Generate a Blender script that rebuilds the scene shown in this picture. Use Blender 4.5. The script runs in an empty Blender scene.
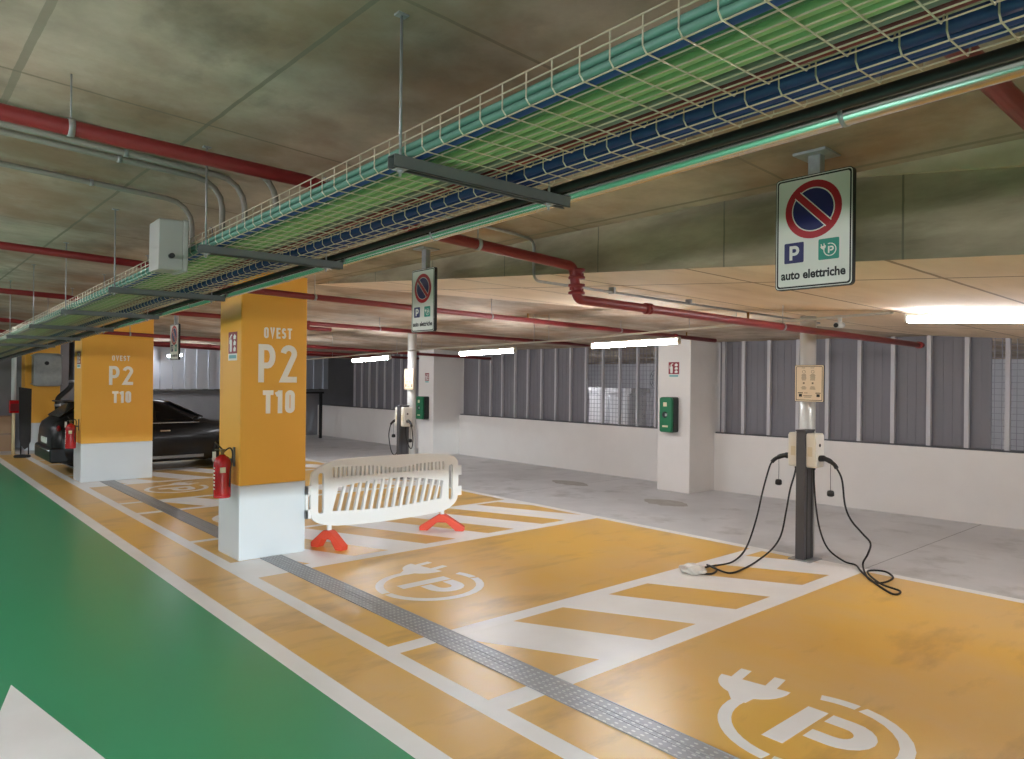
import bpy, bmesh, math, random
from mathutils import Vector, Matrix
random.seed(7)
SC = bpy.context.scene
COL = SC.collection
PI = math.pi

# ------------------------------------------------------------------ materials
def lin(c):
    c /= 255.0
    return c / 12.92 if c <= 0.04045 else ((c + 0.055) / 1.055) ** 2.4
def rgb(r, g, b): return (lin(r), lin(g), lin(b), 1)
MATS = {}
def mat(name, col, rough=0.5, metal=0.0, noise=0.0, scale=4.0, col2=None, bump=0.0, bscale=60.0, emit=0.0, spec=0.5,
        stretch=(1, 1, 1), rvar=0.0, detail=6.0, coat=0.0):
    if name in MATS: return MATS[name]
    m = bpy.data.materials.new(name); m.use_nodes = True
    nt = m.node_tree; N = nt.nodes; L = nt.links
    b = N['Principled BSDF']
    b.inputs['Base Color'].default_value = col
    b.inputs['Roughness'].default_value = rough
    b.inputs['Metallic'].default_value = metal
    b.inputs['Specular IOR Level'].default_value = spec
    b.inputs['Coat Weight'].default_value = coat
    b.inputs['Coat Roughness'].default_value = 0.08
    if emit:
        b.inputs['Emission Color'].default_value = col
        b.inputs['Emission Strength'].default_value = emit
    if noise or bump or rvar:
        tc = N.new('ShaderNodeTexCoord'); mp = N.new('ShaderNodeMapping')
        mp.inputs['Scale'].default_value = stretch
        L.new(tc.outputs['Object'], mp.inputs['Vector'])
    if noise:
        nz = N.new('ShaderNodeTexNoise'); nz.inputs['Scale'].default_value = scale
        nz.inputs['Detail'].default_value = detail; nz.inputs['Roughness'].default_value = 0.62
        L.new(mp.outputs['Vector'], nz.inputs['Vector'])
        rp = N.new('ShaderNodeValToRGB')
        rp.color_ramp.elements[0].position = 0.3; rp.color_ramp.elements[1].position = 0.7
        rp.color_ramp.elements[0].color = (0, 0, 0, 1); rp.color_ramp.elements[1].color = (noise,) * 3 + (1,)
        L.new(nz.outputs['Fac'], rp.inputs['Fac'])
        mx = N.new('ShaderNodeMix'); mx.data_type = 'RGBA'
        mx.inputs[6].default_value = col
        mx.inputs[7].default_value = col2 or tuple(c * 0.6 for c in col[:3]) + (1,)
        L.new(rp.outputs['Color'], mx.inputs[0]); L.new(mx.outputs[2], b.inputs['Base Color'])
        m['mixnode'] = mx.name
    if rvar:
        n3 = N.new('ShaderNodeTexNoise'); n3.inputs['Scale'].default_value = 1.3; n3.inputs['Detail'].default_value = 5
        L.new(mp.outputs['Vector'], n3.inputs['Vector'])
        mr = N.new('ShaderNodeMapRange'); mr.inputs[1].default_value = 0.3; mr.inputs[2].default_value = 0.7
        mr.inputs[3].default_value = max(0.02, rough - rvar); mr.inputs[4].default_value = rough + rvar
        L.new(n3.outputs['Fac'], mr.inputs[0]); L.new(mr.outputs[0], b.inputs['Roughness'])
    if bump:
        n2 = N.new('ShaderNodeTexNoise'); n2.inputs['Scale'].default_value = bscale; n2.inputs['Detail'].default_value = 4
        L.new(mp.outputs['Vector'], n2.inputs['Vector'])
        bp = N.new('ShaderNodeBump'); bp.inputs['Strength'].default_value = bump; bp.inputs['Distance'].default_value = 0.01
        L.new(n2.outputs['Fac'], bp.inputs['Height']); L.new(bp.outputs['Normal'], b.inputs['Normal'])
    MATS[name] = m
    return m

def stain(m, col, scale, lo, hi, amount, stretch=(1, 1, 1), off=(0, 0, 0), detail=7):
    """a second blotchy layer over a material's base colour"""
    nt = m.node_tree; N = nt.nodes; L = nt.links; b = N['Principled BSDF']
    tc = N.new('ShaderNodeTexCoord'); mp = N.new('ShaderNodeMapping')
    mp.inputs['Scale'].default_value = stretch; mp.inputs['Location'].default_value = off
    L.new(tc.outputs['Object'], mp.inputs['Vector'])
    nz = N.new('ShaderNodeTexNoise'); nz.inputs['Scale'].default_value = scale; nz.inputs['Detail'].default_value = detail
    nz.inputs['Roughness'].default_value = 0.6
    L.new(mp.outputs['Vector'], nz.inputs['Vector'])
    mr = N.new('ShaderNodeMapRange'); mr.inputs[1].default_value = lo; mr.inputs[2].default_value = hi
    mr.inputs[3].default_value = 0; mr.inputs[4].default_value = amount
    L.new(nz.outputs['Fac'], mr.inputs[0])
    mx = N.new('ShaderNodeMix'); mx.data_type = 'RGBA'; mx.inputs[7].default_value = col
    src = b.inputs['Base Color'].links[0].from_socket if b.inputs['Base Color'].links else None
    if src: L.new(src, mx.inputs[6])
    else: mx.inputs[6].default_value = b.inputs['Base Color'].default_value
    L.new(mr.outputs[0], mx.inputs[0]); L.new(mx.outputs[2], b.inputs['Base Color'])
    return m

def seams(m, axis, period, offset, width, col, amount=0.7):
    """thin joint lines at regular spacing along one axis of the surface"""
    nt = m.node_tree; N = nt.nodes; L = nt.links; b = N['Principled BSDF']
    tc = N.new('ShaderNodeTexCoord'); sp = N.new('ShaderNodeSeparateXYZ'); L.new(tc.outputs['Object'], sp.inputs[0])
    def M(op, a, v):
        n = N.new('ShaderNodeMath'); n.operation = op; L.new(a, n.inputs[0]); n.inputs[1].default_value = v
        return n.outputs[0]
    wv = N.new('ShaderNodeTexNoise'); wv.inputs['Scale'].default_value = 6; L.new(tc.outputs['Object'], wv.inputs['Vector'])
    a = M('ADD', sp.outputs[axis], -offset)
    ad = N.new('ShaderNodeMath'); ad.operation = 'MULTIPLY_ADD'; L.new(wv.outputs['Fac'], ad.inputs[0])
    ad.inputs[1].default_value = 0.012; L.new(a, ad.inputs[2])
    f = M('PINGPONG', ad.outputs[0], period / 2)
    lt = M('LESS_THAN', f, width / 2)
    fc = M('MULTIPLY', lt, amount)
    mx = N.new('ShaderNodeMix'); mx.data_type = 'RGBA'; mx.inputs[7].default_value = col
    src = b.inputs['Base Color'].links[0].from_socket if b.inputs['Base Color'].links else None
    if src: L.new(src, mx.inputs[6])
    else: mx.inputs[6].default_value = b.inputs['Base Color'].default_value
    L.new(fc, mx.inputs[0]); L.new(mx.outputs[2], b.inputs['Base Color'])
    return m

# ------------------------------------------------------------------ mesh builder
class MB:
    def __init__(s): s.v = []; s.f = []; s.sm = []
    def add(s, vs, fs, smooth=False):
        o = len(s.v); s.v += [Vector(p) for p in vs]
        for f in fs: s.f.append([i + o for i in f]); s.sm.append(smooth)
        return s
    def box(s, x0, x1, y0, y1, z0, z1, M=None):
        vs = [Vector(p) for p in ((x0,y0,z0),(x1,y0,z0),(x1,y1,z0),(x0,y1,z0),(x0,y0,z1),(x1,y0,z1),(x1,y1,z1),(x0,y1,z1))]
        if M: vs = [M @ p for p in vs]
        return s.add(vs, [(0,3,2,1),(4,5,6,7),(0,1,5,4),(1,2,6,5),(2,3,7,6),(3,0,4,7)])
    def hexa(s, vs): return s.add(vs, [(0,3,2,1),(4,5,6,7),(0,1,5,4),(1,2,6,5),(2,3,7,6),(3,0,4,7)])
    def rbox(s, x0, x1, y0, y1, z0, z1, r, axis='x', M=None, n=4):
        """box whose outline across the given axis has rounded corners"""
        a = {'x': (y0,y1,z0,z1), 'y': (x0,x1,z0,z1), 'z': (x0,x1,y0,y1)}[axis]
        P = rrect(*a, r, n)
        d = {'x': (x0,x1), 'y': (y0,y1), 'z': (z0,z1)}[axis]
        def mk(u, v, w): return {'x': Vector((w,u,v)), 'y': Vector((u,w,v)), 'z': Vector((u,v,w))}[axis]
        return s.prism(P, lambda u, v, w: (M @ mk(u, v, w)) if M else mk(u, v, w), d[0], d[1])
    def prism(s, P, mk, w0, w1):
        n = len(P)
        vs = [mk(u, v, w0) for u, v in P] + [mk(u, v, w1) for u, v in P]
        fs = [tuple(range(n))[::-1], tuple(range(n, 2*n))] + [(i, (i+1) % n, n + (i+1) % n, n + i) for i in range(n)]
        return s.add(vs, fs)
    def tube(s, pts, r, n=10, cap=True, radii=None):
        pts = [Vector(p) for p in pts]; m = len(pts); rings = []
        up = None
        for i, p in enumerate(pts):
            if i == 0: t = pts[1] - p
            elif i == m - 1: t = p - pts[i-1]
            else: t = (pts[i+1] - p).normalized() + (p - pts[i-1]).normalized()
            if t.length < 1e-9: t = Vector((0, 0, 1))
            t.normalize()
            if up is None: up = Vector((0,0,1)) if abs(t.z) < 0.9 else Vector((1,0,0))
            a = t.cross(up)
            if a.length < 1e-6: a = t.cross(Vector((1, 0.3, 0.2)))
            a.normalize(); b = a.cross(t); b.normalize(); up = b
            rr = radii[i] if radii else r
            rings.append([p + a * (rr * math.cos(2*PI*k/n)) + b * (rr * math.sin(2*PI*k/n)) for k in range(n)])
        vs = [v for R in rings for v in R]
        fs = [(i*n+k, i*n+(k+1) % n, (i+1)*n+(k+1) % n, (i+1)*n+k) for i in range(m-1) for k in range(n)]
        s.add(vs, fs, n > 5)
        if cap:
            o = len(s.v) - m*n
            s.f.append([o+k for k in range(n)][::-1]); s.sm.append(False)
            s.f.append([o+(m-1)*n+k for k in range(n)]); s.sm.append(False)
        return s
    def cyl(s, p0, p1, r, n=16, r1=None): return s.tube([p0, p1], r, n, True, [r, r if r1 is None else r1])
    def lathe(s, prof, c=(0,0,0), n=24, axis='z'):
        vs = []
        for r, h in prof:
            for k in range(n):
                a = 2*PI*k/n
                p = (r*math.cos(a), r*math.sin(a), h)
                if axis == 'x': p = (h, p[0], p[1])
                if axis == 'y': p = (p[0], h, p[1])
                vs.append(Vector(p) + Vector(c))
        m = len(prof)
        s.add(vs, [(i*n+k, i*n+(k+1) % n, (i+1)*n+(k+1) % n, (i+1)*n+k) for i in range(m-1) for k in range(n)], True)
        o = len(s.v) - m*n
        s.f.append([o+k for k in range(n)][::-1]); s.sm.append(False)
        s.f.append([o+(m-1)*n+k for k in range(n)]); s.sm.append(False)
        return s
    def sphere(s, c, r, n=12, sc=(1,1,1)):
        prof = [(max(1e-4, r*math.sin(PI*i/n)), -r*math.cos(PI*i/n)) for i in range(n+1)]
        vs = []; k2 = 2*n
        for a, h in prof:
            for k in range(k2):
                vs.append(Vector((c[0]+sc[0]*a*math.cos(2*PI*k/k2), c[1]+sc[1]*a*math.sin(2*PI*k/k2), c[2]+sc[2]*h)))
        return s.add(vs, [(i*k2+k, i*k2+(k+1) % k2, (i+1)*k2+(k+1) % k2, (i+1)*k2+k) for i in range(n) for k in range(k2)], True)
    def poly2(s, outline, holes, mk, w0, w1):
        """flat shape with holes, given thickness (curve fill)"""
        cu = bpy.data.curves.new('fill', 'CURVE'); cu.dimensions = '2D'; cu.fill_mode = 'BOTH'
        for P in [outline] + list(holes):
            sp = cu.splines.new('POLY'); sp.points.add(len(P) - 1); sp.use_cyclic_u = True
            for q, (u, v) in zip(sp.points, P): q.co = (u, v, 0, 1)
        cu.extrude = 0.5
        ob = bpy.data.objects.new('fill', cu); COL.objects.link(ob)
        me = bpy.data.meshes.new_from_object(ob.evaluated_get(bpy.context.evaluated_depsgraph_get()))
        bpy.data.objects.remove(ob); bpy.data.curves.remove(cu)
        vs = [mk(q.co.x, q.co.y, w0 if q.co.z < 0 else w1) for q in me.vertices]
        fs = [tuple(p.vertices) for p in me.polygons]
        bpy.data.meshes.remove(me)
        return s.add(vs, fs)
    def obj(s, name, m, parent=None, bevel=0.0, seg=2, recalc=True):
        base = Vector((0, 0, 0))
        if parent is not None:
            q = parent
            while q is not None: base = base + q.location; q = q.parent
        elif s.v:
            xs = [p.x for p in s.v]; ys = [p.y for p in s.v]; zs = [p.z for p in s.v]
            base = Vector(((min(xs)+max(xs))/2, (min(ys)+max(ys))/2, min(zs)))
        me = bpy.data.meshes.new(name)
        me.from_pydata([tuple(p - base) for p in s.v], [], s.f)
        me.polygons.foreach_set('use_smooth', s.sm)
        if recalc:
            bm = bmesh.new(); bm.from_mesh(me); bmesh.ops.remove_doubles(bm, verts=bm.verts, dist=1e-6)
            bmesh.ops.recalc_face_normals(bm, faces=bm.faces); bm.to_mesh(me); bm.free()
        me.materials.append(m)
        o = bpy.data.objects.new(name, me); COL.objects.link(o)
        if parent is not None: o.parent = parent
        else: o.location = base
        if bevel:
            md = o.modifiers.new('edge', 'BEVEL'); md.width = bevel; md.segments = seg; md.limit_method = 'ANGLE'
        return o

def rrect(x0, x1, y0, y1, r, n=4):
    P = []
    for cx, cy, a0 in ((x1-r, y1-r, 0), (x0+r, y1-r, 90), (x0+r, y0+r, 180), (x1-r, y0+r, 270)):
        for k in range(n+1):
            a = math.radians(a0 + 90*k/n); P.append((cx + r*math.cos(a), cy + r*math.sin(a)))
    return P
def circ(cx, cy, r, n=32, a0=0): return [(cx + r*math.cos(a0+2*PI*k/n), cy + r*math.sin(a0+2*PI*k/n)) for k in range(n)]
def smooth(pts, k=6):
    pts = [Vector(p) for p in pts]; out = []
    for i in range(len(pts)-1):
        p0 = pts[max(i-1, 0)]; p1 = pts[i]; p2 = pts[i+1]; p3 = pts[min(i+2, len(pts)-1)]
        for j in range(k):
            t = j/k
            out.append(0.5*((2*p1)+(p2-p0)*t+(2*p0-5*p1+4*p2-p3)*t*t+(3*p1-p0-3*p2+p3)*t**3))
    out.append(pts[-1]); return out
def bend(pts, r=0.06, n=5):
    """polyline with rounded corners"""
    pts = [Vector(p) for p in pts]; out = [pts[0]]
    for i in range(1, len(pts)-1):
        a = (pts[i-1]-pts[i]); b = (pts[i+1]-pts[i]); d = min(r, a.length*0.45, b.length*0.45)
        A = pts[i]+a.normalized()*d; B = pts[i]+b.normalized()*d
        for k in range(n+1):
            t = k/n; out.append(A*(1-t)**2 + pts[i]*2*t*(1-t) + B*t*t)
    out.append(pts[-1]); return out

def thing(name, label, cat, loc, group=None):
    o = bpy.data.objects.new(name, None); o.empty_display_size = 0.1; COL.objects.link(o)
    o.location = loc; o['label'] = label; o['category'] = cat
    if group: o['group'] = group
    return o
def tag(o, label, cat, group=None):
    o['label'] = label; o['category'] = cat
    if group: o['group'] = group
    return o
def struct(o): o['kind'] = 'structure'; return o

# ---- stroke lettering: condensed industrial capitals drawn as ribbons
def ribbon(mb, path, t, mk, w0, w1, closed=False):
    P = [Vector((p[0], p[1])) for p in path]; n = len(P); Lh = []; Rh = []
    for i in range(n):
        a = P[i]-P[i-1] if (i > 0 or closed) else None
        b = P[(i+1) % n]-P[i] if (i < n-1 or closed) else None
        if a is None: a = b
        if b is None: b = a
        a = a.normalized(); b = b.normalized()
        na = Vector((-a.y, a.x)); nb = Vector((-b.y, b.x)); mt = (na+nb)
        mt = mt/max(0.35, mt.length_squared)*2 if mt.length > 1e-6 else na
        Lh.append(P[i]+mt*t/2); Rh.append(P[i]-mt*t/2)
    m = n if closed else n-1
    for i in range(m):
        j = (i+1) % n
        q = [Lh[i], Lh[j], Rh[j], Rh[i]]
        mb.add([mk(p.x, p.y, w0) for p in q]+[mk(p.x, p.y, w1) for p in q],
               [(0,3,2,1),(4,5,6,7),(0,1,5,4),(1,2,6,5),(2,3,7,6),(3,0,4,7)])
def arcp(cx, cy, rx, ry, a0, a1, n=8):
    return [(cx+rx*math.cos(math.radians(a0+(a1-a0)*k/n)), cy+ry*math.sin(math.radians(a0+(a1-a0)*k/n))) for k in range(n+1)]
def glyph(c, w, h, t):
    x0, x1, y0, y1 = t/2, w-t/2, t/2, h-t/2; cx = w/2; R = (x1-x0)/2
    if c in 'O0': return [(rrect(x0, x1, y0, y1, R*0.98, 6), True)]
    if c == 'T': return [([(0, y1), (w, y1)], False), ([(cx, y1), (cx, 0)], False)]
    if c == '1': return [([(cx+0.12*w, 0), (cx+0.12*w, h)], False), ([(-.05*w, h*0.80), (cx+0.12*w, h-t*.45)], False)]
    if c == 'P': return [([(x0, 0), (x0, h)], False), ([(x0, y1)]+arcp(x1-R*0.9, y1-h*0.24, R*0.9, h*0.24, 90, -90)+[(x0, y1-h*0.48)], False)]
    if c == 'E': return [([(x0, 0), (x0, h)], False), ([(x0, y1), (w, y1)], False), ([(x0, h/2), (w*0.9, h/2)], False), ([(x0, y0), (w, y0)], False)]
    if c == 'V': return [([(x0, h), (cx, t*0.3), (x1, h)], False)]
    if c == 'S': return [(arcp(cx, y1-h*0.2, R, h*0.2, 20, 250, 10)+arcp(cx, y0+h*0.22, R, h*0.22, 70, -160, 10), False)]
    if c == '2': return [(arcp(cx, y1-R, R, R, 175, -30, 10)+[(x0, y0), (w, y0)], False)]
    return []
def letters(mb, txt, x0, x1, z0, z1, t, mk, w0, w1, gap=0.28, ws=None):
    lay = 0
    n = len(txt); ws = ws or [1.0]*n
    tot = sum(ws)+gap*(n-1); u = (x1-x0)/tot; x = x0
    for c, k in zip(txt, ws):
        for path, cl in glyph(c, u*k, z1-z0, t):
            ribbon(mb, [(x+a, z0+b) for a, b in path], t, mk, w0+0.0001*lay, w1+0.0002*lay, cl); lay = (lay+1) % 4
        x += u*(k+gap)
    return mb
def text_obj(body, size, loc, rot, m, parent, name='lettering', bold=0.0, sx=1.0, align='CENTER', label=None):
    cu = bpy.data.curves.new(name, 'FONT'); cu.body = body; cu.size = size; cu.extrude = 0.0006; cu.offset = bold
    cu.align_x = align; cu.align_y = 'CENTER'; cu.materials.append(m); cu.resolution_u = 3
    o = bpy.data.objects.new('fill', cu); COL.objects.link(o)
    me = bpy.data.meshes.new_from_object(o.evaluated_get(bpy.context.evaluated_depsgraph_get())); bpy.data.objects.remove(o)
    o = bpy.data.objects.new(name, me); COL.objects.link(o)
    q = parent; base = Vector((0, 0, 0))
    while q is not None: base = base+q.location; q = q.parent
    o.parent = parent; o.location = Vector(loc)-base; o.rotation_euler = rot; o.scale = (sx, 1, 1)
    if label: o['label'] = label
    return o

# ------------------------------------------------------------------ palette
CONC_CEIL = mat('ceiling concrete', rgb(206, 190, 172), 0.85, noise=1.0, scale=1.1, col2=rgb(134, 122, 106), bump=0.25, bscale=14)
stain(CONC_CEIL, rgb(142, 104, 70), 0.9, 0.46, 0.66, 0.65, off=(3, 1, 0))
stain(CONC_CEIL, rgb(92, 86, 74), 2.4, 0.57, 0.74, 0.6, stretch=(1.0, 0.5, 1), off=(9, 4, 0))
seams(CONC_CEIL, 1, 1.63, 1.97, 0.018, rgb(120, 108, 90), 0.7)
seams(CONC_CEIL, 0, 3.26, 0.44, 0.03, rgb(128, 122, 106), 0.7)
seams(CONC_CEIL, 0, 3.26, 1.20, 0.02, rgb(118, 112, 96), 0.75)
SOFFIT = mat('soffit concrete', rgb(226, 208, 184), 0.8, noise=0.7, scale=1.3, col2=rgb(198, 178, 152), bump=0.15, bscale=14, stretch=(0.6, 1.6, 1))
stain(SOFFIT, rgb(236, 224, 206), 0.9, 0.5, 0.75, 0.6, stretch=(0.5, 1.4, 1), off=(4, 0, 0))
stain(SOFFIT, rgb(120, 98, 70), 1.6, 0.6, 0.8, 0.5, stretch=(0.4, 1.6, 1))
seams(SOFFIT, 0, 2.4, 4.6, 0.035, rgb(116, 96, 74), 0.8)
seams(SOFFIT, 1, 1.2, 0.3, 0.028, rgb(116, 96, 74), 0.8)
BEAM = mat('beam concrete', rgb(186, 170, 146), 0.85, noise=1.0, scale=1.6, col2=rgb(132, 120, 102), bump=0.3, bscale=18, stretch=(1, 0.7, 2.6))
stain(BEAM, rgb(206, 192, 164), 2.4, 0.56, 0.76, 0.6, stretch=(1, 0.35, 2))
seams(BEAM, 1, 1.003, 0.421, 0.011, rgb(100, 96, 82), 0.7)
FLOOR = mat('floor concrete', rgb(206, 205, 206), 0.42, noise=0.7, scale=1.1, col2=rgb(182, 180, 180), rvar=0.14, bump=0.05, bscale=30)
stain(FLOOR, rgb(146, 142, 138), 1.6, 0.54, 0.72, 0.65, off=(2, 7, 0))
seams(FLOOR, 1, 6.0, -5.6, 0.014, rgb(96, 94, 92), 0.7)
GREEN = mat('green epoxy', rgb(58, 150, 104), 0.3, noise=0.35, scale=0.7, col2=rgb(76, 156, 116), detail=3.0)
YELLOW = mat('yellow epoxy', rgb(226, 180, 78), 0.3, noise=0.6, scale=0.6, col2=rgb(216, 166, 78), detail=3.0)
stain(YELLOW, rgb(212, 180, 136), 1.0, 0.40, 0.72, 0.65, stretch=(1, 0.7, 1), off=(5, 2, 0), detail=4)
stain(YELLOW, rgb(140, 100, 62), 2.2, 0.54, 0.78, 0.6, stretch=(0.45, 1.3, 1), off=(1, 3, 0), detail=6)
WHITEP = mat('white floor paint', rgb(240, 238, 236), 0.36, noise=0.5, scale=2.0, col2=rgb(224, 220, 216), detail=3.0)
PIL_Y = mat('pillar yellow paint', rgb(238, 176, 66), 0.5, noise=0.3, scale=1.5, col2=rgb(232, 168, 60))
PIL_W = mat('pillar white paint', rgb(200, 204, 206), 0.5, noise=0.25, scale=2, col2=rgb(188, 192, 193))
LETTER = mat('stencil letter white', rgb(244, 240, 232), 0.6)
WALLW = mat('wall white paint', rgb(226, 222, 218), 0.75, noise=0.4, scale=1.2, col2=rgb(210, 205, 200), bump=0.3, bscale=9)
WALLG = mat('dark concrete wall', rgb(136, 137, 142), 0.8, noise=0.6, scale=1.2, col2=rgb(116, 116, 120))
CLAD = mat('dark steel cladding', rgb(118, 116, 122), 0.6, 0.0, noise=0.5, scale=1.2, col2=rgb(106, 104, 110), stretch=(1, 6, 0.5))
POSTM = mat('light steel post', rgb(186, 184, 188), 0.5, 0.0)
GALV = mat('galvanised steel', rgb(172, 173, 175), 0.4, 0.4, noise=0.5, scale=14, col2=rgb(118, 120, 122))
GALVP = mat('polished galvanised pipe', rgb(208, 208, 206), 0.2, 1.0)
DARKST = mat('dark strut steel', rgb(104, 108, 108), 0.45, 0.2)
WIRE = mat('zinc wire', rgb(206, 196, 176), 0.4, 0.5)
RED = mat('red pipe paint', rgb(132, 36, 38), 0.45)
REDEXT = mat('extinguisher red', rgb(176, 16, 24), 0.25, coat=0.4)
BLACK = mat('black rubber', rgb(22, 22, 24), 0.5)
DGREY = mat('dark grey post paint', rgb(76, 76, 80), 0.45)
CREAM = mat('cream plastic', rgb(226, 222, 210), 0.4)
BARW = mat('white barrier plastic', rgb(218, 218, 216), 0.45, spec=0.4)
ORANGE = mat('orange red plastic', rgb(208, 72, 48), 0.45)
SIGNW = mat('sign white', rgb(224, 224, 216), 0.4)
SRED = mat('sign red', rgb(172, 24, 38), 0.4)
SBLUE = mat('sign blue', rgb(22, 28, 92), 0.4)
STEAL = mat('sign teal', rgb(16, 136, 118), 0.4)
SBLK = mat('sign black', rgb(20, 20, 22), 0.5)
LAMP = mat('tube light glow', (0.93, 0.95, 1.0, 1), 0.5, emit=34)
LAMPC = mat('cool tube light glow', (0.95, 0.95, 1.0, 1), 0.5, emit=34)
LBODY = mat('lamp body grey', rgb(196, 196, 192), 0.5)

# ------------------------------------------------------------------ geometry of the hall
ZC = lambda x: 3.17 - 0.05*x                       # main slab underside
ZS = lambda x, y: 2.41 + 0.073*y - 0.012*(x-3.8)   # sloping ramp soffit
XB = 3.8                                           # side of the beam
Y0, Y1, XL, XR = -5.0, 22.6, -7.0, 11.7
# floor with its painted coats
fl = struct(MB().box(XL, XR+4, Y0, Y1, -0.3, 0).obj('floor', FLOOR))
def paint(name, polys, m, z):
    mb = MB()
    for P in polys: mb.prism(P, lambda u, v, w: Vector((u, v, w)), z-0.0006, z)
    return mb.obj(name, m, fl)
def rect(x0, x1, y0, y1): return [(x0, y0), (x1, y0), (x1, y1), (x0, y1)]
YF = 20.8
paint('lane_paint', [rect(XL+2, 2.05, Y0+.2, YF+.6)], GREEN, 0.001)
paint('bay_paint', [rect(2.19, 7.6, -3.5, YF)], YELLOW, 0.001)
def clip(P, a, b, c):   # keep a*x+b*y<=c
    out = []
    for i in range(len(P)):
        p, q = P[i], P[(i+1) % len(P)]; dp = a*p[0]+b*p[1]-c; dq = a*q[0]+b*q[1]-c
        if dp <= 0: out.append(p)
        if dp*dq < 0: t = dp/(dp-dq); out.append((p[0]+(q[0]-p[0])*t, p[1]+(q[1]-p[1])*t))
    return out
paint('white_line', [rect(2.05, 2.19, -4.5, YF+.05)], WHITEP, 0.002)
paint('white_line', [rect(2.617, 2.75, -4.5, YF)], WHITEP, 0.002)
paint('white_line', [rect(7.54, 7.66, -3.5, YF)], WHITEP, 0.002)
def zone(ya, yb, wa, wb, slant, period, first, width):
    L = [rect(2.75, 7.54, ya, ya+wa), rect(2.75, 7.54, yb-wb, yb)]
    paint('bay_line', L, WHITEP, 0.002)
    S = []; a, b = ya+wa, yb-wb
    x = first
    while x < 8.4:   # x = white bar start on the far line
        P = [(x, b), (x+width, b), (x+width+slant*(b-a), a), (x+slant*(b-a), a)]
        P = clip(clip(P, -1, 0, -3.29), 1, 0, 7.54)
        if len(P) > 2: S.append(P)
        x += period
    paint('hatching', S, WHITEP, 0.0016)
zone(3.146, 4.424, 0.165, 0.15, 0.53, 1.13, 4.352-1.13*4, 0.575)
zone(6.76, 8.72, 0.17, 0.1, 0.42, 0.93, 6.38-0.93*6, 0.50)
zone(10.85, 11.97, 0.13, 0.12, 0.53, 1.13, 4.352-1.13*4, 0.575)
zone(13.96, 15.9, 0.14, 0.1, 0.42, 0.93, 6.38-0.93*6, 0.50)
zone(17.9, 19.1, 0.14, 0.13, 0.53, 1.13, 4.352-1.13*4, 0.575)
zone(-0.5, 0.76, 0.165, 0.15, 0.53, 1.13, 4.352-1.13*4, 0.575)
paint('white_patch', [[(2.73, 6.74), (3.055, 6.74), (3.055, 7.45), (2.73, 7.45)]], WHITEP, 0.0022)
paint('white_patch', [[(2.73, 13.98), (3.055, 13.98), (3.055, 14.65), (2.73, 14.65)]], WHITEP, 0.0022)
DAMP = mat('damp floor patch', rgb(150, 142, 130), 0.45, noise=0.8, scale=6, col2=rgb(176, 172, 168))
for cx_, cy_, rx_, ry_ in ((9.72, 9.4, .22, .42), (9.35, 6.95, .26, .38)):
    paint('damp_patch', [[(cx_+rx_*math.cos(a*PI/10)*(1+.12*math.sin(3*a)), cy_+ry_*math.sin(a*PI/10)*(1+.1*math.cos(5*a))) for a in range(20)]], DAMP, 0.0012)
# parking symbols: u = to the right seen from the lane (-Y), v = up (+X)
def symbol(cx, cy, R=0.5, z=0.002, mb=None, mk=None, w=(0.0014, 0.002), t=0.075):
    mb = mb or MB()
    mk = mk or (lambda u, v, ww: Vector((cx+v, cy-u, ww)))
    a0, a1 = 140, -118+0
    for s0, s1 in ((152, 268), (272, 440), (444, 470)):
        ribbon(mb, arcp(0, 0, R-t/2, R-t/2, s0, s1, 14), t, mk, *w)
    # letter P
    k = R/0.5
    pts = [(-0.15*k, -0.27*k), (-0.03*k, -0.27*k), (-0.03*k, 0.26*k), (-0.15*k, 0.26*k)]
    mb.prism(pts, mk, *w)
    w2 = (w[0]+.0001, w[1]+.0002); w3 = (w[0]+.0002, w[1]+.0004)
    ribbon(mb, [(0.0*k, 0.2*k)]+arcp(0.12*k, 0.075*k, 0.125*k, 0.125*k, 90, -90, 10)+[(0.0*k, -0.05*k)], 0.115*k, mk, *w2)
    # plug, upper left of the ring
    def pm(u, v):
        a = math.radians(10); c, s = math.cos(a), math.sin(a)
        return (-0.52*k+k*(u*c-v*s), 0.27*k+k*(u*s+v*c))
    body = [(-0.22, 0.05), (0.22, 0.05)]+arcp(0, 0.05, 0.22, 0.25, 0, -70, 6)+[(0.06, -0.27), (-0.03, -0.27)]+arcp(0, 0.05, 0.22, 0.25, -112, -180, 6)
    mb.prism([pm(*p) for p in body], mk, *w3)
    for q in (-0.12, 0.10): mb.prism([pm(*p) for p in rect(q-0.035, q+0.035, 0.0505, 0.22)], mk, *w3)
    return mb
for cy in (1.89, 5.53, 9.75, 13.0):
    symbol(3.88, cy).obj('parking_symbol', WHITEP, fl)

# ceilings
def slab(pts, zf, th, name, m):
    vs = [Vector((x, y, zf(x, y))) for x, y in pts]+[Vector((x, y, zf(x, y)+th)) for x, y in pts]
    n = len(pts); mb = MB()
    mb.add(vs, [tuple(range(n)), tuple(range(n, 2*n))[::-1]]+[(i, n+i, n+(i+1) % n, (i+1) % n) for i in range(n)])
    return struct(mb.obj(name, m))
def structw(o, m=None): return struct(o)
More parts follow.
